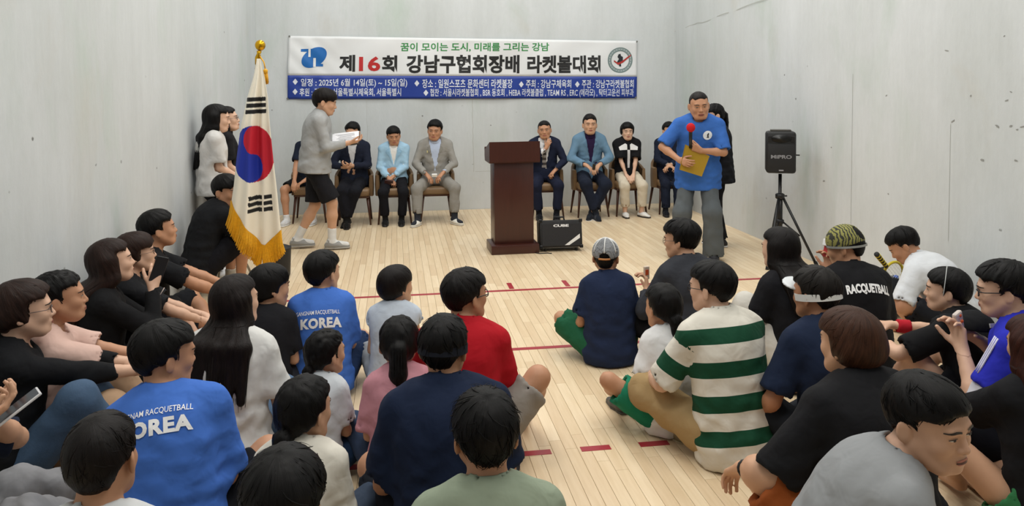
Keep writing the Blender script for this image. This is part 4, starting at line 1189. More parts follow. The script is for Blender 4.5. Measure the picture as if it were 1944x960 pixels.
# ------------------------------------------------------------------ chairs
LEATH = mat('tan_leatherette', '#7d6346', .45, var=.08, bump=.15, bscale=60); LEGW = mat('walnut_leg', '#4a2a1c', .4, var=.2, vscale=20, stretch=(6, 6, 1))
def tub_shell(r_in, t, z0, ztop_fn, n=44):
    V = []; F = []
    A = np.linspace(-.12 * math.pi, 1.12 * math.pi, n)
    for a in A:
        zt = ztop_fn(a); c_, s_ = math.cos(a), math.sin(a)
        for (r, z) in ((r_in, z0), (r_in + t, z0), (r_in + t * 1.15, (z0 + zt) / 2), (r_in + t, zt - .012), (r_in + t * .5, zt), (r_in, zt - .012), (r_in - .008, (z0 + zt) / 2)):
            V.append((r * c_ * 1.02, -r * s_ * .96 if False else r * s_ * .96, z))
    m = 7
    for i in range(n - 1):
        for j in range(m): F.append((i * m + j, i * m + (j + 1) % m, (i + 1) * m + (j + 1) % m, (i + 1) * m + j))
    F.append(tuple(range(m))); F.append(tuple((n - 1) * m + j for j in range(m))[::-1])
    return V, F
def make_chair():
    c = thing('armchair', (0, 0, 0), 'x', 'chair', 'armchairs along the front wall')
    V, F = tub_shell(.213, .036, .36, lambda a: .645 + .16 * max(0, math.sin(a)) ** 1.3)
    smooth_by_angle(MB().add(V, F).build('backrest', LEATH, c), 50)
    smooth_by_angle(MB().box((0, -.02, .425), (.204, .225, .05), bev=.03).build('seat', LEATH, c), 50)
    smooth_by_angle(MB().box((0, -.01, .365), (.20, .205, .015), bev=.008).build('seat_frame', LEGW, c), 50)
    for sx in (-1, 1):
        for sy in (-1, 1):
            MB().tube([(sx * .175, sy * .17, .37), (sx * .215, sy * .23, .0)], [.021, .011], 10).build('leg', LEGW, c, smooth=True)
    return c
def dup(root, loc, rzv, label):
    r = root.copy(); COL.objects.link(r); r.location = loc; r.rotation_euler = (0, 0, rzv); r['label'] = label
    for ch in list(root.children):
        c = ch.copy(); COL.objects.link(c); c.parent = r
    return r
chair0 = make_chair()       # seat opens towards -y (the camera)
CHAIRS = []
def chair_at(x, y, who, rzv=0.0):
    lb = 'brown armchair with wooden legs under the ' + who
    if not CHAIRS: o = chair0; o.location = (x, y, 0); o.rotation_euler = (0, 0, rzv); o['label'] = lb
    else: o = dup(chair0, (x, y, 0), rzv, lb)
    CHAIRS.append(o); return o

# ------------------------------------------------------------------ lectern
MAH = mat('mahogany', '#3f1d16', .32, var=.25, vscale=9, stretch=(5, 5, .5), spec=.5)
pl = (atz(933, 482) + atz(1023, 482)) / 2
lect = thing('lectern', (pl[0], pl[1] + .19, 0), 'dark mahogany wooden lectern standing in front of the seated row', 'lectern', rz=.02)
smooth_by_angle(MB().box((0, 0, .05), (.262, .20, .05), bev=.008).build('base', MAH, lect), 40)
smooth_by_angle(MB().box((0, .02, .56), (.215, .15, .48), bev=.006).build('column', MAH, lect), 40)
mb = MB(); hw = .275
prof = [(-.20, 1.00), (-.185, .985), (.17, .985), (.20, 1.04), (.20, 1.10), (-.20, 1.215)]
V = [(sx * hw, y, z) for sx in (-1, 1) for y, z in prof]; n = len(prof)
mb.add(V, [tuple(range(n))[::-1], tuple(range(n, 2 * n))] + [(i, (i + 1) % n, n + (i + 1) % n, n + i) for i in range(n)])
mb.build('reading_desk', MAH, lect)
MB().box((0, .195, 1.115), (hw, .012, .022), bev=.005).build('lip', MAH, lect)

# ------------------------------------------------------------------ combo amplifier on the floor
pa = (atz(1024, 478) + atz(1106, 478)) / 2
BLK = mat('black_tolex', '#141416', .6, bump=.3, bscale=220); GRL = mat('grille_cloth', '#232326', .75, bump=.6, bscale=400)
amp = thing('amplifier', (pa[0] + .012, pa[1] + .10, 0), 'black combo amplifier with white corner stripe on floor beside lectern', 'amplifier', rz=-.04)
tl = rx(-.18)
def ab(x, y, z): return tl @ np.array([x, y, z]) + np.array([0, 0, .025])
smooth_by_angle(MB().box(ab(0, .02, .155), (.235, .12, .148), tl, bev=.018).build('cabinet', BLK, amp), 40)
MB().box(ab(0, -.102, .145), (.212, .006, .122), tl, bev=.004).build('grille', GRL, amp)
mb = MB(); mb.add([ab(*p) for p in ((.035, -.1095, .030), (.085, -.1095, .030), (.205, -.1095, .105), (.205, -.1095, .150))], [(0, 1, 2, 3)]); mb.build('stripe', plain('#e4e4e2', .5), amp)
W, F = fit_text('CUBE', -.085, .085, .228, .256, .045); MB().add([ab(x, -.1095, z) for x, z in W], F).build('lettering', plain('#e8e8ea', .4), amp)
MB().tube([ab(-.06, .02, .30), ab(-.05, .02, .335), ab(.05, .02, .335), ab(.06, .02, .30)], .010, 8).build('handle', BLK, amp, smooth=True)
for sx in (-1, 1):
    for zz in (.015, .295): MB().box(ab(sx * .222, -.085, zz), (.018, .02, .018), tl, bev=.006).build('corner_cap', plain('#0c0c0d', .3), amp)
    MB().tube([(sx * .17, -.05, .0), (sx * .17, -.05, .03)], .014, 8).build('foot', plain('#0c0c0d', .5), amp)
cab = MB().tube([(pa[0] - .27, pa[1] + .1, .006), (pa[0] - .30, pa[1] + .0, .006), (pa[0] - .25, pa[1] - .06, .006), (pa[0] - .16, pa[1] - .05, .006), (pa[0] - .12, pa[1] - .08, .006)], .005, 6).build('power_cable', plain('#111111', .5), smooth=True)
tag(cab, 'thin black cable curled on the floor between lectern and amplifier', 'cable')

# ------------------------------------------------------------------ loudspeaker on its stand
ps = atz(1484, 497); SX, SY = ps[0] + .0, ps[1] - .02
sp0 = aty(1481, 289, SY)
st = thing('speaker_stand', (SX, SY, 0), 'black tripod stand carrying the loudspeaker beside right wall', 'stand')
PB = mat('stand_black', '#121214', .4)
ztop = aty(1481, 330, SY)[2]; SX = aty(1481, 330, SY)[0]; st.location = (SX, SY, 0)
MB().tube([(0, 0, .12), (0, 0, ztop)], .017, 12).build('pole', PB, st, smooth=True)
zh = aty(1481, 372, SY)[2]
MB().tube([(0, 0, .30), (0, 0, zh + .02)], .027, 12).build('outer_tube', PB, st, smooth=True)
MB().lathe((0, 0, zh), [(.03, -.03), (.045, -.02), (.045, .02), (.03, .03)], 14).build('collar', PB, st, smooth=True)
MB().tube([(.03, 0, zh), (.075, 0, zh)], .008, 8).build('knob', PB, st, smooth=True)
MB().lathe((0, 0, .42), [(.03, -.025), (.042, -.015), (.042, .015), (.03, .025)], 14).build('lower_collar', PB, st, smooth=True)
for a in (-.75, 1.41, 3.93):
    d = np.array([math.cos(a), math.sin(a), 0]); r = .36
    o = MB().tube([d * .03 + (0, 0, zh - .01), d * r + (0, 0, .02)], .0135, 8).build('leg', PB, st, smooth=True)
    MB().tube([d * .03 + (0, 0, .42), d * r * .55 + (0, 0, zh * .43)], .009, 8).build('brace', PB, st, smooth=True)
    MB().tube([d * (r - .012) + (0, 0, .05), d * (r + .012) + (0, 0, .0)], .019, 8).build('rubber_foot', plain('#0b0b0b', .8), o)
zc = aty(1481, 288, SY)[2]; sh_ = (aty(1481, 250, SY)[2] - aty(1481, 328, SY)[2]) / 2
spk = thing('loudspeaker', (SX, SY, zc - sh_), 'black portable loudspeaker mounted on tripod stand near right wall', 'loudspeaker', rz=-.40)
PBX = mat('speaker_plastic', '#0d0d10', .5, bump=.2, bscale=150)
smooth_by_angle(MB().box((0, .0, sh_), (.142, .12, sh_), bev=.028).build('cabinet', PBX, spk), 40)
smooth_by_angle(MB().box((0, -.118, sh_ * .74), (.128, .010, sh_ * .68), bev=.008).build('grille', mat('speaker_grille', '#101013', .6, bump=.3, bscale=500), spk), 40)
MB().lathe((0, -.113, sh_ * 1.68), [(.045, -.02), (.075, .012), (.08, .014)], 20, R=rx(math.pi / 2) @ np.diag([1.2, .5, 1])).build('horn', plain('#0d0d0e', .4), spk, smooth=True)
for sx in (-1, 1): MB().box((sx * .108, -.118, sh_ * 1.66), (.018, .008, .032), bev=.004).build('side_port', plain('#08080a', .5), spk)
W, F = fit_text('MiPRO', -.098, .098, sh_ * .72, sh_ * .90, .03); MB().add([(x, -.1295, z) for x, z in W], F).build('lettering', plain('#8e8e92', .4), spk)
MB().box((0, -.129, sh_ * .16), (.022, .002, .006)).build('badge', plain('#9a9aa0', .4), spk)
MB().tube([(.14, 0, sh_ * .85), (.185, 0, sh_ * .85)], .007, 8).build('antenna', PB, spk, smooth=True)
MB().box((0, .0, sh_ * 2 + .008), (.10, .035, .010), bev=.006).build('handle', plain('#4a4640', .5), spk)

# ------------------------------------------------------------------ flag on its stand
FY = 7.0
def fp(u_, v_, dy=0.0): return aty(u_, v_, FY + dy)
SIL = mat('flag_stand_steel', '#b9b4ac', .3, metal=.85); GOLD = mat('gold_finial', '#c99a1e', .25, metal=.9, var=.1)
feet = [atz(348, 556), atz(413, 545), atz(447, 519), atz(484, 536)]
apex = fp(427, 414, .22); finial = fp(494, 86, .0); fb = fp(441, 470, .0)
feet[0][0] = max(feet[0][0], -3.02)
fst = thing('flag_stand', (apex[0], apex[1], 0), 'silver folding tripod stand holding the national flag pole', 'stand')
o0 = np.array([apex[0], apex[1], 0])
for ft in (feet[0], feet[1] + np.array([0, .0, 0]), feet[3]):
    MB().tube([apex - o0, ft - o0 + np.array([0, 0, .008])], .010, 8).build('leg', SIL, fst, smooth=True)
MB().tube([feet[0] * .75 + apex * .25 - o0, feet[1] * .75 + apex * .25 - o0], .006, 6).build('brace', SIL, fst, smooth=True)
MB().tube([apex - o0 - (0, 0, .02), apex - o0 + (0, 0, .06)], .020, 10).build('hub', SIL, fst, smooth=True)
flag = thing('flag', (apex[0], apex[1] - .03, apex[2]), 'Korean national flag with gold fringe draped on a gold topped pole', 'flag')
f0 = np.array(flag.location)
pole_b = apex + np.array([0, -.02, -.25])
MB().tube([pole_b - f0, finial - f0 - (0, 0, .02)], .013, 10).build('pole', mat('flag_pole_wood', '#c6a24a', .4), flag, smooth=True)
MB().ell(finial - f0, (.045, .045, .047)).build('finial', GOLD, flag, smooth=True)
pd = unit(finial - pole_b) if 'unit' in globals() else None
MB().tube([finial - f0 - pd * .05, finial - f0 - pd * .075, finial - f0 - pd * .11, finial - f0 - pd * .17], [.022, .016, .026, .016], 12).build('finial_collar', GOLD, flag, smooth=True)
# cloth: outline traced in metres in the flag's own plane, with deep vertical folds
LFT = [(112, 490), (125, 488), (150, 482), (185, 471), (240, 458), (300, 450), (350, 445), (400, 438), (430, 434)]
RGT = [(112, 497), (125, 500), (150, 506), (185, 512), (240, 517), (300, 523), (350, 529), (400, 534), (440, 538)]
def side_x(tab, y):
    ys = [a for a, b in tab]; return float(np.interp(y, ys, [b for a, b in tab]))
def bot_y(t):                                                    # lower cloth edge over the width 0..1
    return float(np.interp(t, [0, .62, .70, 1.0], [384, 464, 466, 436]))
def fold_y(t, v):                                                # depth of the folds (towards the camera is negative)
    w_ = min(1, max(0, (v - 112) / 120))
    return w_ * (.045 * math.cos(t * 9.5 + .4) + .025 * math.sin(t * 21 + 1.2 + v * .004) - .05 * math.sin(math.pi * t)) - .05
nu, nv = 84, 230; FV = []; FQ = []; FM = []
pxc = []
for j in range(nv + 1):
    for i in range(nu + 1):
        t = i / nu; yb = bot_y(t); v = 112 + (yb - 112) * j / nv
        u_ = side_x(LFT, v) * (1 - t) + side_x(RGT, v) * t
        p = fp(u_, v); FV.append(np.array([p[0], FY + fold_y(t, v) * .8 - .03, p[2]]) - f0); pxc.append((u_, v))
def flag_colour(u_, v_):
    # taegeuk: circle drawn on the gathered cloth, squeezed sideways
    cx, cy, ax, ay = 484.5, 290.5, 41.0, 53.0
    x = (u_ - cx) / ax; y = (v_ - cy) / ay; x2, y2 = x, y
    c_, s_ = math.cos(-.14), math.sin(-.14); xr = x * c_ - y * s_; yr = x * s_ + y * c_
    if x * x + y * y < 1:
        red = xr > 0
        if (yr + .5) ** 2 + xr ** 2 < .25: red = True
        if (yr - .5) ** 2 + xr ** 2 < .25: red = False
        return 1 if red else 2
    for (cx, cy, w2, tl_, gaps) in ((489, 199.5, 18.5, -.05, (0, 0, 0)), (498.5, 383, 21, -.10, (1, 1, 1))):
        dx, dy = u_ - cx, v_ - cy; dy -= tl_ * dx
        for b, off in enumerate((-11.5, 0, 11.5)):
            if abs(dy - off) < 3.9 and abs(dx) < w2 - b * (-.6):
                if gaps[b] and abs(dx - 4) < 1.8: return 0
                return 3
    return 0
for j in range(nv):
    for i in range(nu):
        a = j * (nu + 1) + i; FQ.append((a, a + nu + 1, a + nu + 2, a + 1))
        c1 = pxc[a]; c2 = pxc[a + nu + 2]; FM.append(flag_colour((c1[0] + c2[0]) / 2, (c1[1] + c2[1]) / 2))
FLW = mat('flag_cream', '#f3ecdb', .75, bump=.12, bscale=60)
me = np_mesh('cloth', np.array(FV), np.array(FQ), FM)
fc = link('cloth', me, [FLW, mat('flag_red', '#c2182f', .75), mat('flag_blue', '#1730a0', .75), mat('flag_black', '#151515', .8)], flag)
md = fc.modifiers.new('thickness', 'SOLIDIFY'); md.thickness = .003
# gold fringe: a strip of short twisted cords along the lower edge
FR = mat('gold_fringe', '#e0a418', .6, var=.25, vscale=60)
fringe = MB(); rf = random.Random(5)
edge = [FV[nv * (nu + 1) + i] for i in range(nu + 1)]
left = [FV[j * (nu + 1)] for j in range(int(nv * .93), nv)]
for i in range(0, 5 * nu):
    t = i / 5; a = int(t); e_ = edge[a] + (edge[min(a + 1, nu)] - edge[a]) * (t - a)
    tt = t / nu; L = .17 + rf.uniform(-.012, .012)
    out = np.array([0.02 * math.sin(i * .9), rf.uniform(-.012, .008), 0])
    tilt_ = -.03 if tt < .65 else .02
    fringe.tube([e_ + (0, -.004, .022), e_ + out * .5 + (tilt_ * .3, -.010, -L * .5), e_ + out + (tilt_, -.006, -L)], [.0045, .0042, .0030], 4, cap=False)
fr = fringe.build('fringe', FR, flag); fr['kind'] = 'stuff'
mb = MB(); tp = fp(501, 118, -.05) - f0; te = fp(504, 133, -.06) - f0; tq = fp(505, 158, -.06) - f0
mb.tube([finial - f0 - pd * .08, tp, te], .006, 6); mb.lathe(te, [(.006, .012), (.02, 0), (.017, -.03)], 10); 
for i in range(26):
    a = i * .9; r = .018 * math.sqrt((i + 1) / 26); mb.tube([te + (r * .8 * math.cos(a), r * .8 * math.sin(a), -.02), tq + (r * 1.2 * math.cos(a), r * 1.2 * math.sin(a), rf.uniform(-.01, .01))], .004, 4)
mb.build('tassel', FR, flag, smooth=True)
# black fabric bag behind the flag
pb = atz(517, 533); bag = thing('bin', (pb[0] + .02, pb[1] + .16, 0), 'small black bin standing on the floor below the flag fringe', 'bin')
smooth_by_angle(MB().lathe((0, 0, 0), [(.115, 0), (.125, .02), (.135, .22), (.138, .27), (.125, .275), (.12, .24), (.11, .03)], 24).build('body', plain('#131315', .55), bag, ), 40)
smooth_by_angle(MB().lathe((0, 0, .272), [(.140, 0), (.140, .012), (.10, .028), (.02, .034)], 24).build('lid', plain('#17171a', .5), bag), 40)
# ------------------------------------------------------------------ people
def poly_decal(k, pts, color, front=True, layer=-1, name='print', off=.005, mat_=None, maxlen=.025, frame=2):
    bm = bmesh.new(); f = bm.faces.new([bm.verts.new((x, z, 0)) for x, z in pts]); bmesh.ops.triangulate(bm, faces=[f]); bm.verts.index_update()
    W = [(v.co.x, v.co.y) for v in bm.verts]; F = [tuple(v.index for v in g.verts) for g in bm.faces]; bm.free()
    W, F = subdiv2d(W, F, maxlen); return decal(k, W, F, color, 0, None, front, name, frame, mat_, off, layer)
def RES(d): return min(.019, max(.0132, .0039 * d))
def FRES(d, face=True): return min(.0085, max(.005, .0014 * d)) if face else min(.011, max(.0078, .0024 * d))
SK1, SK2, SK3, SK4 = '#c99c7e', '#bb8a6b', '#d6ad93', '#b07c5c'
BLKH, BRNH, DBR = '#0b0a0a', '#2c1c16', '#150f0e'
MEN = dict(t=.020, taper=.7, fringe=.004, nape=-.074, side=-.008, locks=170)
CROP = dict(t=.010, taper=.6, fringe=-.004, nape=-.064, side=.008, locks=120, lift=.004, amp=.0016)
FRNG = dict(t=.020, taper=.7, fringe=.030, nape=-.072, side=-.006, locks=190, lift=.006)
BOWL = dict(t=.024, fringe=.034, nape=-.078, side=-.045, ears=False, locks=190, lift=.004, amp=.0022, freq=34)
BOB = dict(t=.024, fringe=.012, nape=-.115, side=-.085, ears=False, locks=200, lift=.004, amp=.0016, freq=30, back=.008)
TIED = dict(t=.010, fringe=-.002, nape=-.060, side=-.028, ears=True, locks=90, lift=.002, amp=.0018, freq=40)
def V3(*a): return np.array(a, float)
def at_hand(u, v, Y): return tuple(aty(u, v, Y))

# ================= row of guests on armchairs
def chair_person(u, v, Y, label, who, H=None, yaw=180, arms=None, legs=None, lean=(-4, 4, 8), chairrz=0.0, cdx=0.0, **kw):
    hip = .555; x = aty(u, 300, Y)[0]; zt = aty(u, v, Y)[2]
    sk_kw = {a: kw.pop(a) for a in list(kw) if a in ('head', 'fem', 'wide', 'headscale', 'twist', 'side')}
    h = 1.7
    for _ in range(6):
        t = skeleton((0, 0), yaw, H=h, hip=hip, lean=lean, **sk_kw); h *= 1 + (zt - (t.HC[2] + .131 * t.hs)) / 1.0
    h = min(1.86, max(1.5, h))
    t = skeleton((0, 0), yaw, H=h, hip=hip, lean=lean, **sk_kw)
    pos = (x - t.HC[0], Y - t.HC[1] + .0)
    k = skeleton(pos, yaw, H=h, hip=hip, lean=lean, arms=arms, legs=legs or 'chair', **sk_kw)
    LOG.append(('chair', round(h, 2), pos))
    chair_at(pos[0] + cdx, pos[1] - .02, who, chairrz)
    person(label, k, .016, .0078, **kw)
    return k
GA = 'guests seated along the front wall'
def suit(jc, inner, tie=None, vn=(.062, .30), lapel=None, hem=.075):
    return [dict(color=inner, g=.007, sleeve='long', name='shirt', polo=True, collar=inner, hem=.03, fold=.002), dict(color=jc, g=.022, sleeve='long' if True else 0, name='jacket', vneck=vn, hem=hem, fold=.004, neck=1.06)]
def lapels(k, color, w=.050):
    for sx in (-1, 1):
        poly_decal(k, [(sx * .060, .135), (sx * .052, .06), (sx * .006, -.115), (sx * (.010 + w * .9), .015), (sx * (.058 + w), .075), (sx * (.050 + w), .10)], color, True, -1, 'lapel', .006, cloth(color))
YS = 10.52
k = chair_person(590, 240, YS + .1, 'man in navy t-shirt and black shorts seated behind the walking man', 'man in navy t-shirt', yaw=165, head=(10, -5, 0),
    arms={'R': ((.08, .42, .60), (.8, -.4, -.6)), 'L': ((.06, .40, .62), (.8, -.4, -.6))}, legs={'R': ((.20, .42, .085), (.5, 1, .4)), 'L': ((.16, .36, .085), (.4, 1, .4))},
    lean=(8, 20, 30), side=-14, seed=1, skin=SK2, hair=dict(MEN), shirt=dict(color='#1c2333', sleeve=.8, g=.02), pants=dict(color='#17171b', length=.86, name='shorts'), socks=dict(color='#d8d8d8', h=.06), shoes=dict(color='#cfd0d2', sole='#e4e4e2', lace='#f0f0f0'), group=GA)
k = chair_person(670, 231, YS, 'man in dark navy suit seated with hands raised, behind the white papers', 'man in dark navy suit', yaw=172, head=(-4, -8, 0),
    arms={'R': ((.08, .24, .80), (1, -.4, -.4)), 'L': ((.00, .25, .82), (1, -.4, -.4))}, hands={'R': dict(n=(-.6, 0, .8), curl=(.7, .8, .5)), 'L': dict(n=(-.6, 0, .8), curl=(.7, .8, .5))},
    legs={'R': ((.03, .42, .085), (.1, 1, .4), (-.15, 1, -.1)), 'L': ((-.05, .34, .10), (.2, 1, .4), (-.25, 1, -.35))}, seed=2, skin=SK1, hair=dict(MEN, t=.02), face=dict(belly=.02),
    shirt=suit('#1b2030', '#c9c9cb'), pants=dict(color='#15161d', length=1.88), shoes=dict(color='#1a100d', sole='#0f0a09'), socks=dict(color='#151515'), group=GA); lapels(k, '#171b29')
k = chair_person(748, 240, YS, 'man in light blue blazer and black trousers seated with crossed hands', 'man in light blue blazer', yaw=178, head=(6, -12, 3), wide=1.05,
    arms={'R': ((.07, .21, .68), (1, -.4, -.2)), 'L': ((-.01, .20, .71), (1, -.4, -.2))}, hands={'R': dict(d=(-.6, .5, -.5), n=(0, -.3, -1)), 'L': dict(d=(-.7, .4, -.4), n=(0, -.3, -1))}, seed=3, skin=SK2, hair=dict(MEN, t=.024, fringe=.010), face=dict(wide=1.06, jaw=1.15, open=.5, belly=.03),
    legs={'R': ((.13, .34, .085), (.2, 1, .4)), 'L': ((.11, .36, .085), (.2, 1, .4))}, shirt=suit('#9fc3dc', '#e6e6e4', vn=(.056, .26)), pants=dict(color='#131318', length=1.86), shoes=dict(color='#16161a', sole='#0c0c0e'), socks=dict(color='#161616'), group=GA); lapels(k, '#8fb6d2')
tag(MB().box(k.handL[0] + V3(0, -.03, -.03), (.055, .012, .035), rx(.5) @ ry(.15), bev=.004).build('wallet', plain('#3a1a18', .5)), 'dark red wallet held by the man in light blue blazer', 'wallet')
mb = MB(); w_ = k.arm['L'][2]; mb.tube([w_ + V3(.028 * math.cos(a), 0, .028 * math.sin(a)) - k.pos for a in np.linspace(0, 6.28, 13)], .007, 6); mb.build('wristwatch', plain('#d8d8d6', .3), k.root, smooth=True)
k = chair_person(826, 228, YS, 'man in grey suit and white loafers seated with knees apart', 'man in grey suit', yaw=176, head=(-8, -4, -3), wide=1.08,
    arms={'R': ((.12, .24, .67), (1, -.4, -.2)), 'L': ((.10, .24, .68), (1, -.4, -.2))}, hands={'R': dict(d=(-.5, .6, -.5)), 'L': dict(d=(-.5, .6, -.5))}, seed=4, skin=SK2, hair=dict(MEN, t=.024, top=.006, fringe=.0), face=dict(wide=1.05, jaw=1.12, open=.5),
    legs={'R': ((.24, .46, .085), (.5, 1, .4), (.4, 1, 0)), 'L': ((.26, .40, .085), (.5, 1, .4), (.7, 1, 0))}, shirt=suit('#93918c', '#b9c6de', vn=(.075, .36)), pants=dict(color='#8c8983', length=1.82, width=1.06), shoes=dict(color='#dedbd2', sole='#cfcac0', low=True), socks=dict(color='#2d3038'), group=GA); lapels(k, '#87857f')
poly_decal(k, [(-.11, .03), (-.095, .03), (-.095, .06), (-.11, .06)], '#d8cf9a', True, -1, 'lapel_pin', .008)
tag(MB().box(k.handL[0] * .5 + k.handR[0] * .5 + V3(0, -.02, .035), (.035, .012, .02), rx(.4), bev=.004).build('tissue', plain('#ececea', .8)), 'small white folded tissue held by the man in grey suit', 'tissue')
k = chair_person(1034, 228, YS + .05, 'man in navy suit with striped tie seated behind the lectern, hand at mouth', 'man with striped tie', yaw=172, head=(-4, 0, 4), wide=1.06,
    arms={'R': ((-.02, .20, 1.03), (.9, .2, -.9)), 'L': ((.14, .24, .70), (1, -.4, -.2))}, hands={'R': dict(d=(-.2, .1, 1), n=(-.3, -1, 0), curl=(.3, .9, .9)), 'L': dict(curl=(.6, .7, .5))}, seed=5, skin=SK2, hair=dict(CROP, t=.013, fringe=-.008, color='#1e1b1a'), face=dict(wide=1.04, jaw=1.1, open=.45),
    shirt=suit('#1c2236', '#dcdcde', vn=(.085, .40)), pants=dict(color='#181d31', length=1.86), legs={'R': ((.10, .36, .085), (.2, 1, .4)), 'L': ((.15, .40, .085), (.3, 1, .4))}, shoes=dict(color='#141418', sole='#0b0b0c'), socks=dict(color='#14161c'), group=GA); lapels(k, '#171c2e')
for i in range(9):
    z0 = .11 - i * .034
    poly_decal(k, [(-.018 - i * .0015 - .012 * i / 8, z0), (.018 + i * .0015 - .012 * i / 8, z0), (.020 + i * .0015 - .012 * i / 8, z0 - .034), (-.020 - i * .0015 - .012 * i / 8, z0 - .034)], '#3a3230' if i % 2 else '#8f8a86', True, 0, 'tie_stripe', .012)
k = chair_person(1120, 216, YS, 'slim man in slate blue blazer over purple shirt seated with ankles crossed', 'man in slate blue blazer', yaw=178, head=(-6, 2, 0), wide=.98,
    arms={'R': ((.09, .26, .70), (1, -.4, -.2)), 'L': ((.08, .26, .70), (1, -.4, -.2))}, hands={'R': dict(d=(-.5, .6, -.5)), 'L': dict(d=(-.5, .6, -.5))}, seed=6, skin=SK1, hair=dict(CROP, t=.012, top=.008, fringe=-.006, color='#1a1716'), face=dict(jaw=.95, open=.6),
    legs={'R': ((.00, .42, .085), (.3, 1, .4), (-.1, 1, -.2)), 'L': ((-.04, .36, .095), (.4, 1, .4), (-.6, 1, -.2))}, shirt=suit('#66869f', '#2a1b3d', vn=(.062, .36)), pants=dict(color='#1b2130', length=1.86), shoes=dict(color='#26282e', sole='#dedede', lace='#e0e0e0'), socks=dict(color='#20242c'), group=GA); lapels(k, '#5d7c95')
tag(MB().box(k.handL[0] * .5 + k.handR[0] * .5 + V3(0, -.02, .03), (.02, .008, .045), rx(.4), bev=.004).build('phone', plain('#131316', .3)), 'small black phone in the hands of the slate blue blazer man', 'phone')
k = chair_person(1191, 234, YS, 'woman in black and white top and cream trousers seated on armchair', 'woman in black and white top', yaw=176, head=(-4, 0, 0), fem=True, wide=1.05,
    arms={'R': ((.06, .26, .64), (1, -.4, -.3)), 'L': ((.05, .27, .64), (1, -.4, -.3))}, hands={'R': dict(d=(-.4, .8, -.4)), 'L': dict(d=(-.4, .8, -.4))}, seed=7, skin=SK3, hair=dict(BOB, nape=-.07, side=-.045, fringe=.016, t=.026), face=dict(open=.7),
    legs={'R': ((.10, .34, .085), (.1, 1, .4)), 'L': ((.16, .36, .085), (.2, 1, .4), (.6, 1, 0))}, shirt=dict(color='#141417', sleeve=.92, g=.03, hem=.03, name='blouse', loose=1.05), pants=dict(color='#cfc4b0', length=1.80, width=1.05, cuffw=.052), shoes=dict(color='#dedcd8', sole='#2a2625', low=True), group=GA)
for sx in (-1, 1): poly_decal(k, [(sx * .02, .12), (sx * .045, .135), (sx * .135, .085), (sx * .125, .045), (sx * .02, .05)], '#e0e0e0', True, -1, 'white_panel', .006)
poly_decal(k, [(-.018, .05), (.018, .05), (.020, -.12), (.014, -.20), (-.014, -.20), (-.016, -.12)], '#d2d2d4', True, -1, 'white_placket', .006)
k = chair_person(1270, 232, YS + .05, 'man in dark navy suit on the end armchair, partly hidden by the microphone speaker', 'suited man at the right end', yaw=168, head=(10, 0, 0),
    arms={'R': ((.02, .30, .78), (.9, -.2, -.6)), 'L': ((-.02, .30, .78), (.9, -.2, -.6))}, hands={'R': dict(curl=(.6, .7, .5)), 'L': dict(curl=(.6, .7, .5))}, seed=8, skin=SK1, hair=dict(MEN, fringe=.0), shirt=suit('#1a2133', '#c9c9cb', vn=(.05, .24)), pants=dict(color='#171d2d', length=1.9), shoes=dict(color='#141418', sole='#0b0b0c'), socks=dict(color='#14161c'), group=GA)

# ================= standing people
def stand_person(u, v, pos, yaw, label, lean=(0, 2, 5), hipdrop=0.0, arms=None, legs=None, res=.013, fres=.006, **kw):
    sk_kw = {a: kw.pop(a) for a in list(kw) if a in ('head', 'fem', 'wide', 'headscale', 'twist', 'side')}
    zt = aty(u, v, pos[1])[2]; h = 1.7
    if pos[0] is None:
        t = skeleton((0, pos[1]), yaw, H=1.7, hip=.9, lean=lean, **sk_kw); pos = (aty(u, 300, pos[1])[0] - t.HC[0], pos[1])
    for _ in range(8):
        t = skeleton(pos, yaw, H=h, hip=.90 * h / 1.72 - hipdrop, lean=lean, **sk_kw); h *= zt / (t.HC[2] + .131 * t.hs)
    k = skeleton(pos, yaw, H=h, hip=.90 * h / 1.72 - hipdrop, lean=lean, arms=arms, legs=legs or 'stand', **sk_kw)
    LOG.append(('stand', round(h, 2), pos)); person(label, k, res, fres, **kw); return k
# man walking past with papers
wp = (None, 8.95)
k = stand_person(618, 168, wp, -88, 'man in light grey jacket and black shorts walking with papers in hand', lean=(4, 7, 12), hipdrop=.02, head=(0, -12, 0), headscale=1.12,
    arms={'R': (at_hand(662, 271, 8.86), (-.6, -.5, -1), 'world'), 'L': (at_hand(662, 268, 9.12), (-.6, .5, -1), 'world')}, hands={'R': dict(d=(-.2, 1, .1), n=(-.3, 0, 1), curl=(.3, .5, .4), fine=.006), 'L': dict(d=(-.2, 1, .1), n=(-.3, 0, 1), curl=(.3, .5, .4), fine=.006)},
    legs={'R': ((.08, .17, .09), (0, 1, .1)), 'L': ((.06, -.20, .10), (0, 1, .1))}, seed=11, skin=SK1, hair=dict(FRNG, fringe=.034, t=.022, color=DBR), face=dict(jaw=.95, open=.6),
    shirt=dict(color='#a3a4a4', sleeve='long', g=.026, hem=.06, name='jacket', polo=True, collar='#9a9b9c', fold=.004, loose=1.02), pants=dict(color='#1c1c20', length=.92, g=.03, width=1.5, name='shorts'), socks=dict(color='#dcdcda', h=.15), shoes=dict(color='#8e8d8a', sole='#a5a29c', lace='#e6e6e6'))
pp = thing('clipboard', tuple((aty(657, 268, 8.98) + V3(.0, 0, .02))), 'black clipboard with white printed papers held by the walking man', 'clipboard')
Rp = rz(-.05) @ ry(-.10) @ rx(.62)
MB().box((0, 0, 0), (.150, .105, .006), Rp, bev=.003).build('board', plain('#1b1b1e', .4), pp)
for i, (dx, dz) in enumerate(((0, .010), (-.012, .013), (.006, .016))): MB().box(Rp @ V3(dx, .004 * i, dz), (.140, .100, .0012), Rp).build('paper', plain('#e9e9ec', .8), pp)
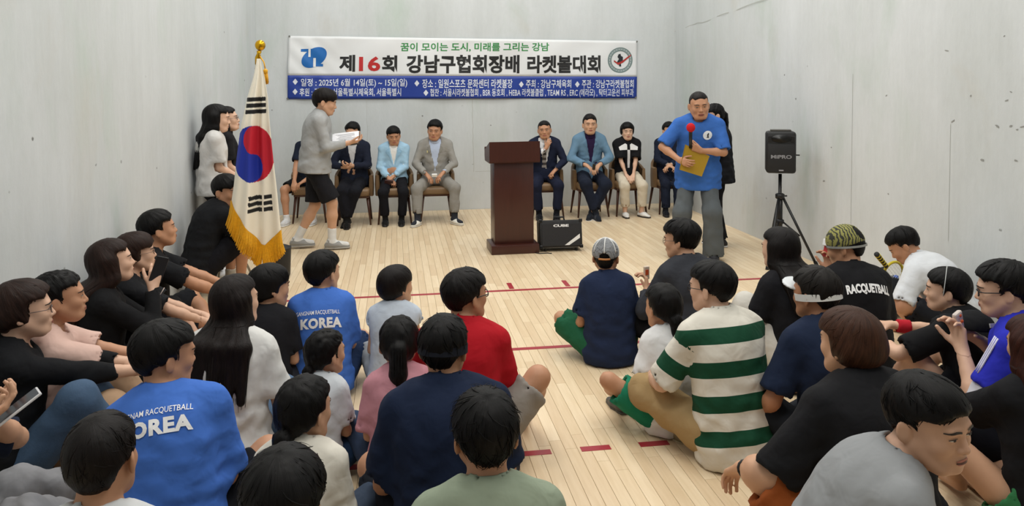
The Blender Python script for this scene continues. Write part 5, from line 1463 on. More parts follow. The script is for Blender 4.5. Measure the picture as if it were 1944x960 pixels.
for j in range(9):
    mb = MB(); mb.box(Rp @ V3(-.01 + .012 * ((j * 7) % 3), .075 - .018 * j, .0180), (.105 - .01 * ((j * 5) % 4), .003, .0004), Rp); mb.build('text_line', plain('#8a8a90', .8), pp)
# man with the microphone
mp = (None, 7.72)
k = stand_person(1318, 172, mp, 160, 'man in blue t-shirt and faded jeans speaking into a red microphone', lean=(2, 8, 15), hipdrop=.03, head=(8, -8, 4), wide=1.12, headscale=1.12,
    arms={'L': (at_hand(1330, 286, 7.45), (.8, -.3, -1), 'world'), 'R': (at_hand(1290, 304, 7.50), (-.9, .2, -.7), 'world')},
    hands={'L': dict(d=(-.75, .35, .55), n=(-.5, -.6, .4), curl=(.9, 1.0, .6), fine=.0055, thumb=(.3, .8, .6)), 'R': dict(d=(-.7, .7, -.1), n=(-.3, -.9, .0), curl=(.5, .6, .4), fine=.0055)},
    legs={'R': ((.20, .02, .085), (.1, 1, 0)), 'L': ((.15, .10, .085), (.1, 1, 0))}, seed=12, skin=SK2, hair=dict(CROP, t=.008, fringe=-.012, side=.0, color='#211d1c'), face=dict(wide=1.05, jaw=1.15, open=.55, mouth=.004, belly=.03),
    shirt=dict(color='#3a68b4', sleeve=.92, g=.026, hem=.16, loose=1.06, fold=.004, collar='#3a68b4'), pants=dict(color='#4a5158', length=2.06, width=1.2, cuffw=.072, g=.02, name='jeans', m=mat('faded_denim', '#545a5e', .85, var=.22, vscale=5, bump=.3, bscale=20)), shoes=dict(color='#26262a', sole='#18181a'))
W_ = [(.115 * 0 + .045 * math.cos(a) - .085, .045 * math.sin(a) + .06) for a in np.linspace(0, 6.283, 25)[:-1]]
poly_decal(k, [(-x, z) for x, z in W_], '#dfe5ea', True, -1, 'round_emblem', .006)
poly_decal(k, [(.070, .040), (.084, .046), (.080, .066), (.094, .086), (.100, .076), (.094, .056), (.098, .032), (.088, .036)], '#1c1c22', True, -1, 'emblem_figure', .009)
mic = thing('microphone', tuple(k.handL[0]), 'wireless microphone with red foam cover held by speaking man', 'microphone')
m0 = aty(1311, 242, 7.40); m1 = aty(1311, 281, 7.45); c0_ = k.handL[0]
MB().tube([m0 - c0_, m1 - c0_], [.020, .015], 12).build('handle', plain('#17181c', .35), mic, smooth=True)
MB().ell(m0 - c0_ + V3(0, -.005, .0), (.044, .044, .046)).build('foam_cover', mat('red_foam', '#c8141e', .95, bump=.6, bscale=160), mic, smooth=True)
fo_ = thing('folder', tuple(aty(1317, 303, 7.45)), 'flat mustard yellow folder held against the blue t-shirt', 'folder')
qf = [aty(*q, 7.46) - aty(1317, 303, 7.45) for q in ((1301, 274), (1347, 296), (1332, 335), (1290, 322))]
V = [q + V3(0, dy, 0) for dy in (-.004, .004) for q in qf]
MB().add(V, [(0, 1, 2, 3), (7, 6, 5, 4), (0, 4, 5, 1), (1, 5, 6, 2), (2, 6, 7, 3), (3, 7, 4, 0)]).build('cover', mat('mustard_board', '#a98718', .5, var=.06), fo_)
MB().tube([qf[0] + V3(0, -.005, 0), qf[3] + V3(0, -.005, 0)], .004, 6).build('spine', plain('#8d7014', .5), fo_)
# woman behind him
k = stand_person(1354, 196, (None, 8.28), 80, 'woman in black clothes standing half hidden behind the microphone speaker', head=(10, -10, 0), fem=True, seed=13, skin=SK3, hair=dict(TIED, t=.014, fringe=.01, tail=([(0, -.09, .03), (0, -.13, -.02), (0, -.13, -.10), (0, -.12, -.18)], [.03, .028, .024, .012]), tie=('#111111', (0, -.095, .03), (0, -1, .3), .028)),
    arms={'R': ((.12, .25, .95), (.6, -1, 0)), 'L': ((.12, .25, .95), (.6, -1, 0))}, shirt=dict(color='#17181c', sleeve=.9, g=.03, hem=.12, loose=1.1), pants=dict(color='#15161a', length=1.97, width=1.15, cuffw=.06), shoes=dict(color='#1b1b1e', sole='#dcdcdc'))
# two women standing against the left wall
k = stand_person(414, 197, (None, 7.78), -72, 'woman with long black hair in white t-shirt standing against left wall', lean=(-4, 0, 6), head=(-8, -4, 0), fem=True, seed=14, skin=SK3, hair=dict(TIED, t=.016, fringe=.004, side=-.05, ears=False, long=dict(length=.40, front=True, thick=.032)),
    arms={'R': ((.05, .24, .98), (.5, -1, -.2)), 'L': ((.05, .25, .98), (.5, -1, -.2))}, shirt=dict(color='#cfcdca', sleeve=.8, g=.022, hem=.06, loose=.98, fold=.004), pants=dict(color='#17171b', length=1.95), shoes=dict(color='#e0e0e0', sole='#e8e8e8'))
k = stand_person(433, 201, (None, 8.25), -70, 'woman with glasses and brown hair in black top standing behind white t-shirt woman', lean=(-4, 0, 4), head=(-18, 10, 0), fem=True, seed=15, skin=SK3, hair=dict(TIED, t=.016, fringe=.0, side=-.05, ears=False, color=DBR, long=dict(length=.38, front=True, thick=.030)),
    arms={'R': ((.10, .2, .95), (.5, -1, -.2)), 'L': ((.10, .2, .95), (.5, -1, -.2))}, shirt=dict(color='#1a1a1d', sleeve=.8, g=.022, hem=.08), pants=dict(color='#17171b', length=1.95), shoes=dict(color='#e0e0e0', sole='#e8e8e8'))
glasses(k, '#6a6a6c', thick=.002)
# squatting man
tq = skeleton((0, 7.12), -62, H=1.74, hip=.25, lean=(10, 20, 30), head=(-58, -4, 0)); sx_ = aty(412, 340, 7.12)[0] - tq.HC[0] + .06
k = skeleton((sx_, 7.12), -62, H=1.74, hip=.25, lean=(10, 20, 30), head=(-58, -4, 0), headscale=1.13,
    legs={'R': ((.16, .30, .085), (.3, 1, .6)), 'L': ((.13, .30, .085), (.2, 1, .6))}, arms={'R': ((.10, .52, .36), (.8, -.3, -.6)), 'L': ((.04, .54, .36), (.8, -.3, -.6))})
person('man in black printed t-shirt squatting by left wall behind the flag stand', k, .014, .006, skin=SK2, seed=16, hair=dict(FRNG, t=.024, fringe=.022), face=dict(jaw=.95, open=.7), hands={'R': dict(curl=(.5, .6, .4)), 'L': dict(curl=(.5, .6, .4))},
    shirt=dict(color='#16171a', sleeve=.95, g=.026, hem=.10, loose=1.06, collar='#121214'), pants=dict(color='#15151a', length=.82, g=.024, width=1.4, name='shorts'), socks=dict(color='#c9c2b4', h=.08), shoes=dict(color='#17181a', sole='#b9b6ae', lace='#9a9a9a'))
back_text(k, 'PRAWN', -.09, .11, .015, .055, '#d8d8c8', .03, front=True)
poly_decal(k, [(-.08, -.02), (.0, .006), (.09, -.01), (.11, -.06), (.05, -.10), (-.05, -.09)], '#7d8a83', True, -1, 'shirt_print', .006)
# ================= audience on the floor
def fp_(label, u, v, Z, yaw, d=None, fv=True, res=None, fres=None, **kw):
    sk_kw = {a: kw.pop(a) for a in list(kw) if a in ('head', 'fem', 'wide', 'headscale', 'twist', 'side', 'lean', 'hip', 'H', 'child', 'arms', 'legs')}
    sk_kw.setdefault('headscale', 1.0); sk_kw['wide'] = sk_kw.get('wide', 1.0) * .93; sk_kw.setdefault('H', None)
    k = put(u, v, Z, yaw, **sk_kw); dp = LOG[-1][2]; LOG[-1] = (label[:26],) + LOG[-1]
    person(label, k, res or RES(dp), fres or FRES(dp, fv), **kw)
    return k
KID = dict(child=True, headscale=1.27)
BLUE = '#4470c4'
# ---- along the left wall, faces in profile
k = fp_('man in black t-shirt with white print sitting against left wall, watch on wrist', 300, 398, .935, -72, lean=(-6, 2, 10), head=(6, 8, 0), legs={'R': ((-.05, .42, .07), (1, .4, .35)), 'L': ((.02, .40, .07), (1, .4, .4))},
    arms={'R': ((.10, .52, .30), (.6, -.4, -.8)), 'L': ((.08, .50, .34), (.8, -.2, -.6))}, hands={'R': dict(curl=(.3, .4, .3))}, skin=SK2, seed=21, hair=dict(MEN, t=.020, fringe=.0, top=.006), face=dict(jaw=1.05, open=.6), shirt=dict(color='#151619', sleeve=.8, g=.02, collar='#121214'), pants=dict(color='#15171c', length=.96, name='shorts', g=.02), shoes=dict(color='#22242a', sole='#888888'))
poly_decal(k, [(-.05, -.02), (-.02, .03), (-.035, .05), (.01, .08), (.02, .04), (.05, .03), (.02, -.01), (.04, -.05), (.0, -.03)], '#c9c9c6', True, -1, 'shirt_print', .006)
w_ = k.arm['L'][2]; mb = MB(); dr = unit(k.arm['L'][2] - k.arm['L'][1]); ax = unit(np.cross(dr, (0, 0, 1.))); ay = np.cross(dr, ax)
mb.tube([w_ - dr * .02 + .030 * (ax * math.cos(a) + ay * math.sin(a)) - k.pos for a in np.linspace(0, 6.28, 13)], .009, 6); mb.build('smartwatch', plain('#121214', .4), k.root, smooth=True)
k = fp_('woman with glasses and short brown hair sitting half hidden by the long haired woman', 258, 441, .92, -72, lean=(-4, 2, 10), fem=True, head=(4, 4, 0), legs={'R': ((-.02, .42, .07), (1, .4, .5)), 'L': ((.05, .46, .07), (.6, .4, .8))},
    arms={'R': ((.06, .48, .30), (.6, -.4, -.8)), 'L': ((.06, .46, .32), (.8, -.2, -.6))}, skin=SK3, seed=22, hair=dict(BOB, color=BRNH, fringe=.022, side=-.05, nape=-.08), face=dict(open=.6), shirt=dict(color='#1a1b1e', sleeve=.8), pants=dict(color='#1b1c22', length=.8, name='shorts'), shoes=dict(color='#d8d8d8', sole='#eeeeee'))
glasses(k, '#8a6f5f', thick=.0018)
kn = k.leg['L'][1]; sh = k.leg['L'][2]; hp2 = k.leg['L'][0]
V, Q = sdf_mesh([Cone(kn + (hp2 - kn) * .16, kn, .066, .062, k=.02, cuta=True), Cone(kn, kn + (sh - kn) * .16, .062, .060, k=.02, cutb=True)], .01); add_part(k.root, 'knee_sleeve', V, Q, cloth('#141416'))
k = fp_('woman with long brown hair in black lace top holding a phone to her chin', 211, 452, .935, -68, lean=(-2, 3, 10), fem=True, head=(2, 8, 0), legs='cross', arms={'R': ((.02, .28, .62), (.8, -.2, -1)), 'L': ((.10, .46, .26), (.8, -.2, -.6))}, hands={'R': dict(d=(-.1, .3, 1), n=(-1, .2, 0), curl=(.5, .6, .5), fine=.006)},
    skin=SK3, seed=23, hair=dict(TIED, t=.018, fringe=-.002, side=-.06, ears=False, color='#2a1b16', long=dict(length=.30, front=False, thick=.045, spread=1.1)), face=dict(jaw=.92, open=.8), shirt=dict(color='#131315', sleeve='long', g=.018, name='lace_top'), pants=dict(color='#17181c', length=1.9), shoes=dict(color='#222222'))
h_ = k.handR[0]; ph = thing('phone', tuple(h_ + V3(.02, -.01, .02)), 'black phone with wrist strap in hand of the long haired woman', 'phone')
MB().box((0, 0, 0), (.036, .005, .075), rz(.5) @ ry(.35), bev=.004).build('case', plain('#121316', .3), ph)
MB().tube([(.0, -.01, -.06), (-.03, -.01, -.12), (.0, -.01, -.16), (.03, -.01, -.11)], .003, 6).build('strap', plain('#c8b8b2', .6), ph, smooth=True)
k = fp_('woman in pale pink t-shirt with tied black hair sitting against left wall', 112, 512, .91, -70, lean=(0, 5, 12), fem=True, head=(0, 4, 0), legs={'R': ((.05, .50, .07), (.8, .4, .9)), 'L': ((.05, .50, .07), (.5, .4, .9))}, arms={'R': ((.02, .62, .34), (.8, -.3, -.6)), 'L': ((.04, .60, .36), (.8, -.3, -.6))},
    skin=SK2, seed=24, hair=dict(TIED, t=.014, fringe=.0, bun=True, tail=([(0, -.10, -.02), (0, -.125, -.03), (0, -.12, -.05)], [.03, .032, .025])), face=dict(jaw=.95, open=.6), shirt=dict(color='#d5b4a8', sleeve=.75, g=.018), pants=dict(color='#a88a6e', length=1.9), shoes=dict(color='#cccccc'))
k5 = k = fp_('woman with glasses in black long sleeved top and jeans, hands clasped on knee', 44, 531, .975, -66, lean=(-3, 1, 8), fem=True, head=(0, 2, 0), legs={'R': ((.10, .44, .08), (.3, .5, 1)), 'L': ((.10, .50, .08), (.2, .5, 1))}, arms={'R': ((-.02, .58, .42), (.6, -.2, -1)), 'L': ((.02, .58, .44), (.8, -.1, -.8))},
    hands={'R': dict(d=(-.3, 1, -.2), n=(-.2, 0, -1), curl=(.5, .6, .4), fine=.006), 'L': dict(d=(-.4, 1, -.2), n=(-.2, 0, -1), curl=(.5, .6, .4), fine=.006)}, skin=SK3, seed=25, hair=dict(BOB, color=BRNH, nape=-.10, side=-.05, fringe=.004, t=.022), face=dict(open=.6), shirt=dict(color='#141518', sleeve=1.62, g=.016, name='top'), pants=dict(color='#3f566f', length=1.95, name='jeans', m=mat('blue_denim', '#3d5570', .85, var=.2, vscale=7, bump=.3, bscale=30)), shoes=dict(color='#cccccc'))
glasses(k, '#5a4a44', thick=.0018)
# ---- left block, seen from behind
k = fp_('man in blue KOREA t-shirt sitting nearest the left foreground', 312, 608, .935, 0, fv=True, side=-9, lean=(8, 14, 20), head=(-52, -4, 0), wide=1.05, legs={'R': ((-.05, .30, .08), (1, .6, .9)), 'L': 'cross'}, arms={'R': ((.10, .36, .25), (.35, -.75, -.7)), 'L': ((.10, .36, .25), (.35, -.75, -.7))}, skin=SK2, seed=31,
    hair=dict(MEN, t=.022, nape=-.078), shirt=dict(color=BLUE, sleeve=.92, g=.024, hem=.11, loose=1.05, collar=BLUE, fold=.006), pants=dict(color='#17181d', length=.86, g=.03, name='shorts'), shoes=dict())
back_text(k, 'GANGNAM RACQUETBALL', -.140, .135, .128, .152, bold=.006, curve=-.6); back_text(k, 'KOREA', -.122, .135, .060, .116, bold=.05, curve=-.5, space=1.1)
k = fp_('woman with long dark hair in white t-shirt and jeans seen from behind', 447, 520, .935, -14, fv=True, lean=(2, 6, 12), fem=True, head=(-28, 4, 0), wide=1.05, legs={'R': ((.42, .20, .07), (.6, 1, .2)), 'L': ((-.30, .30, .07), (.4, 1, .3))}, arms={'R': ((.22, .30, .22), (.35, -.75, -.7)), 'L': ((.10, .34, .25), (.35, -.75, -.7))}, skin=SK3, seed=32,
    hair=dict(TIED, t=.018, fringe=-.002, side=-.06, ears=False, color='#1b1311', long=dict(length=.36, thick=.042, spread=1.35)), shirt=dict(color='#d6d5d2', sleeve=.8, g=.026, hem=.10, loose=1.12, fold=.007), pants=dict(color='#44617f', length=1.95, name='jeans', g=.02, m=mat('mid_denim', '#46607d', .85, var=.2, vscale=7, bump=.3, bscale=30)), shoes=dict())
k = fp_('boy in black t-shirt sitting between long haired woman and blue KOREA boy', 512, 500, .80, -10, fv=False, lean=(4, 8, 14), head=(-45, -2, 0), legs='cross', skin=SK1, seed=33, **KID, hair=dict(BOWL, t=.020), shirt=dict(color='#1b1b1f', sleeve=.8, g=.02), pants=dict(color='#2a2c33', length=.9))
k = fp_('boy in blue KOREA t-shirt sitting further back on the left', 612, 474, .84, 4, fv=False, lean=(4, 8, 14), head=(-38, -2, 0), legs='cross', skin=SK1, seed=34, child=True, headscale=1.2, wide=1.08, hair=dict(MEN, t=.019, nape=-.074), shirt=dict(color=BLUE, sleeve=.92, g=.024, loose=1.08, collar=BLUE, hem=.08), pants=dict(color='#24385c', length=.95, g=.026), shoes=dict())
back_text(k, 'GANGNAM RACQUETBALL', -.145, .105, .055, .082, bold=.006, curve=-.4); back_text(k, 'KOREA', -.120, .115, -.020, .040, bold=.05, curve=-.4, space=1.1)
PONY = lambda z=-.02, L=.16, r=.032: ([(0, -.088, z + .01), (0, -.118, z - .01), (0, -.128, z - L * .5), (0, -.118, z - L)], [.024, r, r * .95, .012])
k = fp_('small girl with low ponytail in pale grey t-shirt, face turned right', 618, 624, .68, -25, fv=True, lean=(4, 8, 14), head=(-20, 0, 0), legs='cross', skin=SK1, seed=35, fem=True, **KID, hair=dict(TIED, t=.016, tail=PONY(-.05, .12, .028), tie=('#c98d84', (0, -.098, -.045), (0, -1, -.3), .026)), shirt=dict(color='#cdd3d8', sleeve=.8, g=.02), pants=dict(color='#2b4364', length=1.9), shoes=dict())
k = fp_('girl with low ponytail in cream t-shirt, the girl nearest the bottom edge', 578, 713, .76, -12, fv=False, lean=(4, 8, 14), head=(-22, -4, 0), legs='cross', skin=SK1, seed=36, fem=True, **KID, wide=1.12, hair=dict(TIED, t=.018, tail=PONY(-.06, .15, .036), tie=('#2a2022', (0, -.098, -.055), (0, -1, -.3), .028)), shirt=dict(color='#d9d4c8', sleeve=.85, g=.026, loose=1.1, fold=.007), pants=dict(color='#3a4658', length=1.9))
k = fp_('person with tousled black hair at the bottom edge left of centre', 536, 856, .935, 0, fv=False, lean=(6, 12, 20), head=(-6, -10, 0), legs='cross', skin=SK2, seed=37, fres=.006, hair=dict(MEN, t=.026, nape=-.075, lift=.012, locks=420, lw=.002), shirt=dict(color='#22242c', sleeve=.8), pants=dict(color='#22242c'))
k = fp_('man with short faded hair in light grey top at bottom left corner', 193, 781, .935, 0, fv=False, lean=(4, 8, 12), head=(-4, -4, -3), legs='cross', skin=SK2, seed=38, fres=.006, headscale=1.0, hair=dict(CROP, t=.013, nape=-.066, lift=.006, locks=420, lw=.002, color='#171211'), shirt=dict(color='#c9cbcc', sleeve=.8, collar='#c2c4c6', fold=.007), pants=dict(color='#777a80'))
k = fp_('child in sleeveless pale blue vest with bowl haircut', 752, 503, .74, -8, fv=False, lean=(4, 8, 14), head=(-42, 4, 0), legs='cross', skin=SK1, seed=39, **KID, hair=dict(BOWL, t=.022, color=DBR), shirt=dict(color='#b9c3cf', sleeve=.22, g=.024, loose=1.05, hem=.10), pants=dict(color='#9ba1a8', length=.9, g=.02))
k = fp_('girl in pink t-shirt with beaded ponytail', 757, 599, .76, 6, fv=False, lean=(6, 10, 16), head=(-8, -4, 0), legs='cross', skin=SK1, seed=40, fem=True, **KID, wide=1.1, hair=dict(TIED, t=.016, tail=PONY(.01, .24, .042), tie=('#aab2bd', (0, -.100, .025), (0, -1, .2), .026)), shirt=dict(color='#c08791', sleeve=.9, g=.024, loose=1.08, fold=.006), pants=dict(color='#33415a', length=1.9))
k = fp_('man in navy polo shirt with dark headband seen from behind', 842, 596, .935, 4, fv=False, lean=(6, 12, 18), head=(-22, -4, 0), wide=1.12, legs='cross', arms={'R': ((.18, .36, .25), (.35, -.75, -.7)), 'L': ((.18, .36, .25), (.35, -.75, -.7))}, skin=SK2, seed=41, fres=.006, hair=dict(MEN, t=.018, lift=.014, nape=-.066, locks=260), shirt=dict(color='#17223a', sleeve=.9, g=.028, loose=1.08, polo=True, collar='#16203a', hem=.12, fold=.005), pants=dict(color='#20242c', length=.9, g=.02))
ring_band(k, 'headband', '#1a1d26', -.010, .022, R=(.090, .109), c=(0, -.016), tilt=-.10)
k = fp_('man with glasses in red polo shirt, bare right knee raised', 884, 509, .935, -14, fv=True, lean=(4, 10, 16), head=(-40, 2, 0), wide=1.0, legs={'R': ((.26, .46, .08), (1, .5, 1.2)), 'L': 'cross'}, arms={'R': ((.16, .40, .22), (.35, -.75, -.7)), 'L': ((.18, .36, .25), (.35, -.75, -.7))}, skin=SK2, seed=42, fres=.006, hair=dict(MEN, t=.022, lift=.010, nape=-.078, color='#14100f'), shirt=dict(color='#ab1421', sleeve=.9, g=.024, loose=1.04, polo=True, collar='#a8121f', hem=.10), pants=dict(color='#8d8780', length=.86, g=.026, name='shorts'), shoes=dict(color='#ddd', sole='#eee') if False else None)
glasses(k, '#131315', thick=.0026)
k = fp_('man with black hair in sage green t-shirt at the bottom edge centre', 920, 740, .935, 0, fv=False, lean=(6, 10, 14), head=(2, -2, 0), legs='cross', skin=SK2, seed=43, fres=.006, hair=dict(MEN, t=.022, lift=.016, nape=-.080, side=.002, locks=480, lw=.002), shirt=dict(color='#8f9a86', sleeve=.85, g=.02, collar='#8a957f'), pants=dict(color='#2b2d33'))
# ---- right block
k = fp_('boy in navy t-shirt and white and grey cap sitting alone on the floor', 1150, 452, .80, 2, fv=False, lean=(4, 8, 12), head=(-22, -2, 0), legs={'R': 'cross', 'L': ((-.05, .28, .08), (1, .5, .6))}, arms={'R': ((.16, .30, .22), (.35, -.75, -.7)), 'L': ((.18, .30, .20), (.35, -.75, -.7))}, skin=SK2, seed=44, child=True, headscale=1.16, wide=1.05, hair=dict(CROP, t=.008), shirt=dict(color='#1f2a45', sleeve=.8, g=.026, loose=1.14, hem=.11, fold=.006), pants=dict(color='#1f5a3e', length=.95, g=.03, width=1.3, name='shorts'), shoes=dict(color='#7a7066', sole='#8a8276'))
P = [Ell((0, -.014, .038), (.092, .113, .100)), Half((0, 0, .020), unit((0, .10, -1))), Ell((0, -.014, .038), (.086, .107, .094), op='-', k=.002), Ell((0, -.125, .018), (.034, .03, .030), op='-', k=.004)]
V, Q = sdf_mesh(xf(P, k.RH, k.HC, k.hs), .006); loc_ = ((V - k.HC) / k.hs) @ k.RH; mi = np.where(((loc_[Q].mean(1))[:, 1] > -.035), 0, 1); cap = add_part(k.root, 'cap', V, Q, [cloth('#d9d9d7'), mat('cap_mesh_grey', '#85878a', .8, bump=.4, bscale=300)], mi)
P = [Ell((0, .12, .012), (.078, .075, .012)), Ell((0, .12, -.010), (.074, .09, .016), op='-', k=.002)]
V, Q = sdf_mesh(xf(P, k.RH, k.HC, k.hs), .005); add_part(k.root, 'brim', V, Q, cloth('#d9d9d7'), parent=cap)
for a in (-.9, 0, .9):
    pts = [HB(k, math.sin(a) * .0925 * math.sin(t), -.014 - math.cos(a) * .1135 * math.sin(t), .038 + .1005 * math.cos(t)) - k.pos for t in np.linspace(.05, 1.45, 10)]
    MB().tube(pts, .004 * k.hs, 6).build('seam', plain('#d2d2d0', .7), cap, smooth=True)
mb = MB(); mb.tube([HB(k, .07 * math.sin(t), -.014 - .115 * math.cos(t), .010) - k.pos for t in np.linspace(-.55, .55, 8)], .007 * k.hs, 6); mb.build('strap', plain('#b3763f', .6), cap, smooth=True)
k = fp_('person with wavy black hair and glasses in charcoal shirt, snack in left hand', 1292, 416, .935, 16, fv=True, lean=(6, 12, 18), head=(32, -4, 0), legs='cross', arms={'L': (tuple(atz(1228, 552, .42)), (-.6, -.4, -.8), 'world'), 'R': ((.16, .34, .25), (.35, -.75, -.7))}, hands={'L': dict(d=(-.1, .3, 1), n=(.8, .6, 0), curl=(.6, .8, .5), fine=.006)}, skin=SK1, seed=45, hair=dict(MEN, t=.026, nape=-.095, side=-.04, ears=False, lift=.012, amp=.004, freq=16), shirt=dict(color='#33353b', sleeve='long', g=.022, loose=1.06, fold=.006, name='shirt'), pants=dict(color='#17181c', length=1.95))
glasses(k, '#6d5a50', thick=.0018)
h_ = k.handL[0]; sn = thing('snack_stick', tuple(h_ + V3(0, 0, .04)), 'small wrapped snack held up by the person in charcoal shirt', 'snack')
MB().box((0, 0, .0), (.020, .012, .045), rz(.3), bev=.006).build('wrapper', mat('snack_wrap', '#d9c7b4', .4, var=.3, vscale=30), sn); MB().box((0, -.013, .005), (.012, .002, .018), rz(.3)).build('wrapper_print', plain('#c9542a', .4), sn)
k = fp_('girl in white t-shirt with low ponytail and green shorts beside striped polo man', 1258, 537, .76, 12, fv=False, lean=(4, 8, 12), head=(4, -4, 0), legs={'R': 'cross', 'L': ((.18, .40, .08), (1, .4, .8))}, arms={'L': ((.20, .28, .22), (.35, -.75, -.7)), 'R': ((.16, .34, .25), (.35, -.75, -.7))}, skin=SK2, seed=46, fem=True, **KID, hair=dict(TIED, t=.016, tail=PONY(-.04, .20, .034), tie=('#c9ccd2', (0, -.098, -.03), (0, -1, 0), .026)), shirt=dict(color='#dcdcdc', sleeve=.8, g=.024, loose=1.08, fold=.006), pants=dict(color='#1f7a5c', length=.8, g=.026, name='shorts'), shoes=dict(color='#4a4642', sole='#5a5650'))
STR = band_mat('striped_knit', [(0, '#d9d4c8'), (.129, '#12452f'), (.199, '#d9d4c8'), (.276, '#12452f'), (.348, '#d9d4c8'), (.428, '#12452f'), (.500, '#d9d4c8'), (.575, '#12452f'), (.647, '#d9d4c8')])
k = fp_('man in green and white striped polo shirt and khaki trousers seen from behind', 1350, 495, .935, 12, fv=True, lean=(8, 14, 20), head=(26, -2, 0), wide=1.05, legs={'R': ((-.12, .30, .07), (1, .35, .5)), 'L': ((-.12, .36, .07), (1, .45, .5))}, arms={'L': ((.20, .44, .30), (.6, -.7, -.6)), 'R': ((.14, .40, .28), (.35, -.75, -.7))}, skin=SK3, seed=47, fres=.006, hair=dict(MEN, t=.022, nape=-.076), shirt=dict(color='#d9d4c8', m=STR, bands=True, sleeve=.92, g=.026, loose=1.06, polo=True, collar='#d9d4c8', hem=.13, fold=.005), pants=dict(color='#a98f66', length=1.9, g=.022, width=1.1, fold=.007), shoes=dict(color='#8d8468', sole='#a89c7c'))
glasses(k, '#17171a', thick=.002)
k = fp_('woman with long straight black hair in black t-shirt and white trousers', 1480, 430, .94, 18, fv=False, lean=(6, 12, 18), fem=True, head=(10, -2, 0), legs={'L': ((.20, .42, .08), (.3, .5, 1)), 'R': ((.10, .44, .08), (.2, .5, 1))}, arms={'L': ((.20, .40, .36), (.35, -.75, -.7)), 'R': ((.06, .42, .36), (.35, -.75, -.7))}, skin=SK3, seed=48, hair=dict(TIED, t=.018, fringe=-.002, side=-.06, ears=False, color='#130e0d', long=dict(length=.30, thick=.048, spread=1.2)), shirt=dict(color='#16161a', sleeve=.7, g=.02), pants=dict(color='#cfcbc2', length=1.92, g=.02), shoes=dict(color='#dddddd'))
k = fp_('man in navy t-shirt with yellow print wearing a white sun visor', 1548, 505, .935, 10, fv=True, lean=(8, 14, 20), head=(12, -2, 0), wide=1.05, legs='crossopen', arms={'L': ((.26, .34, .20), (.6, -.7, -.6)), 'R': ((.18, .36, .25), (.35, -.75, -.7))}, skin=SK4, seed=49, hair=dict(MEN, t=.020, lift=.012, amp=.0035, freq=18, color='#1d1916'), shirt=dict(color='#18233a', sleeve=.85, g=.026, loose=1.04, hem=.11), pants=dict(color='#1e2228', length=1.9))
ring_band(k, 'visor_band', '#d9d9d6', -.020, .012, R=(.090, .110), c=(0, -.016), tilt=-.16)
P = [Ell((0, .105, .030), (.078, .062, .012), rx(.35)), Ell((0, .105, .012), (.074, .075, .018), rx(.35), op='-', k=.002)]; V, Q = sdf_mesh(xf(P, k.RH, k.HC, k.hs), .006); add_part(k.root, 'visor', V, Q, plain('#cfd3d6', .4))
poly_decal(k, [(.03, .03), (.075, .05), (.09, .0), (.085, -.06), (.06, -.09), (.035, -.06), (.055, -.02), (.05, .01)], '#d6b520', False, -1, 'yellow_print', .006)
k7 = k = fp_('man in black RACQUETBALL t-shirt with yellow patterned bandana', 1604, 428, .935, -6, fv=True, lean=(8, 14, 22), head=(48, -14, 0), wide=1.06, legs='cross', arms=lambda p: {'L': (tuple(aty(1574, 516, p[1] + .40)), (-.7, -.2, -1), 'world'), 'R': ((.12, .36, .25), (.35, -.75, -.7))}, hands={'L': dict(d=(.1, .3, 1), n=(.8, -.3, .1), curl=(.6, .7, .5))}, skin=SK2, seed=50, hair=dict(CROP, t=.010, nape=-.06), shirt=dict(color='#141417', sleeve=.85, g=.026, loose=1.06, collar='#141417'), pants=dict(color='#17181c', length=.9))
back_text(k, 'RACQUETBALL', -.110, .165, .030, .095, bold=.05, curve=-.6)
BAN = mat('bandana_pattern', '#8f8a3a', .85)
nt = BAN.node_tree; wv = nt.nodes.new('ShaderNodeTexWave'); wv.inputs['Scale'].default_value = 19; wv.inputs['Distortion'].default_value = 9; wv.inputs['Detail'].default_value = 3; tc_ = nt.nodes.new('ShaderNodeTexCoord'); nt.links.new(tc_.outputs['Object'], wv.inputs['Vector']); cr_ = nt.nodes.new('ShaderNodeValToRGB'); cr_.color_ramp.elements[0].position = .35; cr_.color_ramp.elements[0].color = (*lin('#33342c'), 1); cr_.color_ramp.elements[1].position = .5; cr_.color_ramp.elements[1].color = (*lin('#8f8c4c'), 1); nt.links.new(wv.outputs['Fac'], cr_.inputs[0]); nt.links.new(cr_.outputs[0], nt.nodes['Principled BSDF'].inputs['Base Color'])
P = [Ell((0, -.012, .040), (.092, .112, .098)), Half((0, 0, .012), unit((0, -.10, -1))), Ell((0, -.095, .075), (.040, .05, .035), rx(.6), op='-', k=.006)]
V, Q = sdf_mesh(xf(P, k.RH, k.HC, k.hs), .007); add_part(k.root, 'bandana', V, Q, BAN)
ring_band(k, 'bandana_band', '#9a9c98', .006, .018, R=(.0925, .1135), c=(0, -.012), tilt=.10, thick=.003)
k = fp_('man in white polo shirt bending forward by the right wall, head down', 1716, 431, .86, 34, fv=True, lean=(22, 38, 52), head=(20, -38, 0), H=1.74, wide=1.04, legs='crossopen', arms={'L': ((.12, .40, .22), (.9, -.2, -.3)), 'R': ((.12, .42, .22), (.9, -.2, -.3))}, skin=SK2, seed=51, hair=dict(MEN, t=.018, nape=-.05, side=-.005), shirt=dict(color='#d3d6da', sleeve=.9, g=.026, polo=True, collar='#d3d6da', hem=.12, fold=.006), pants=dict(color='#17181d', length=.9, g=.02, name='shorts'))
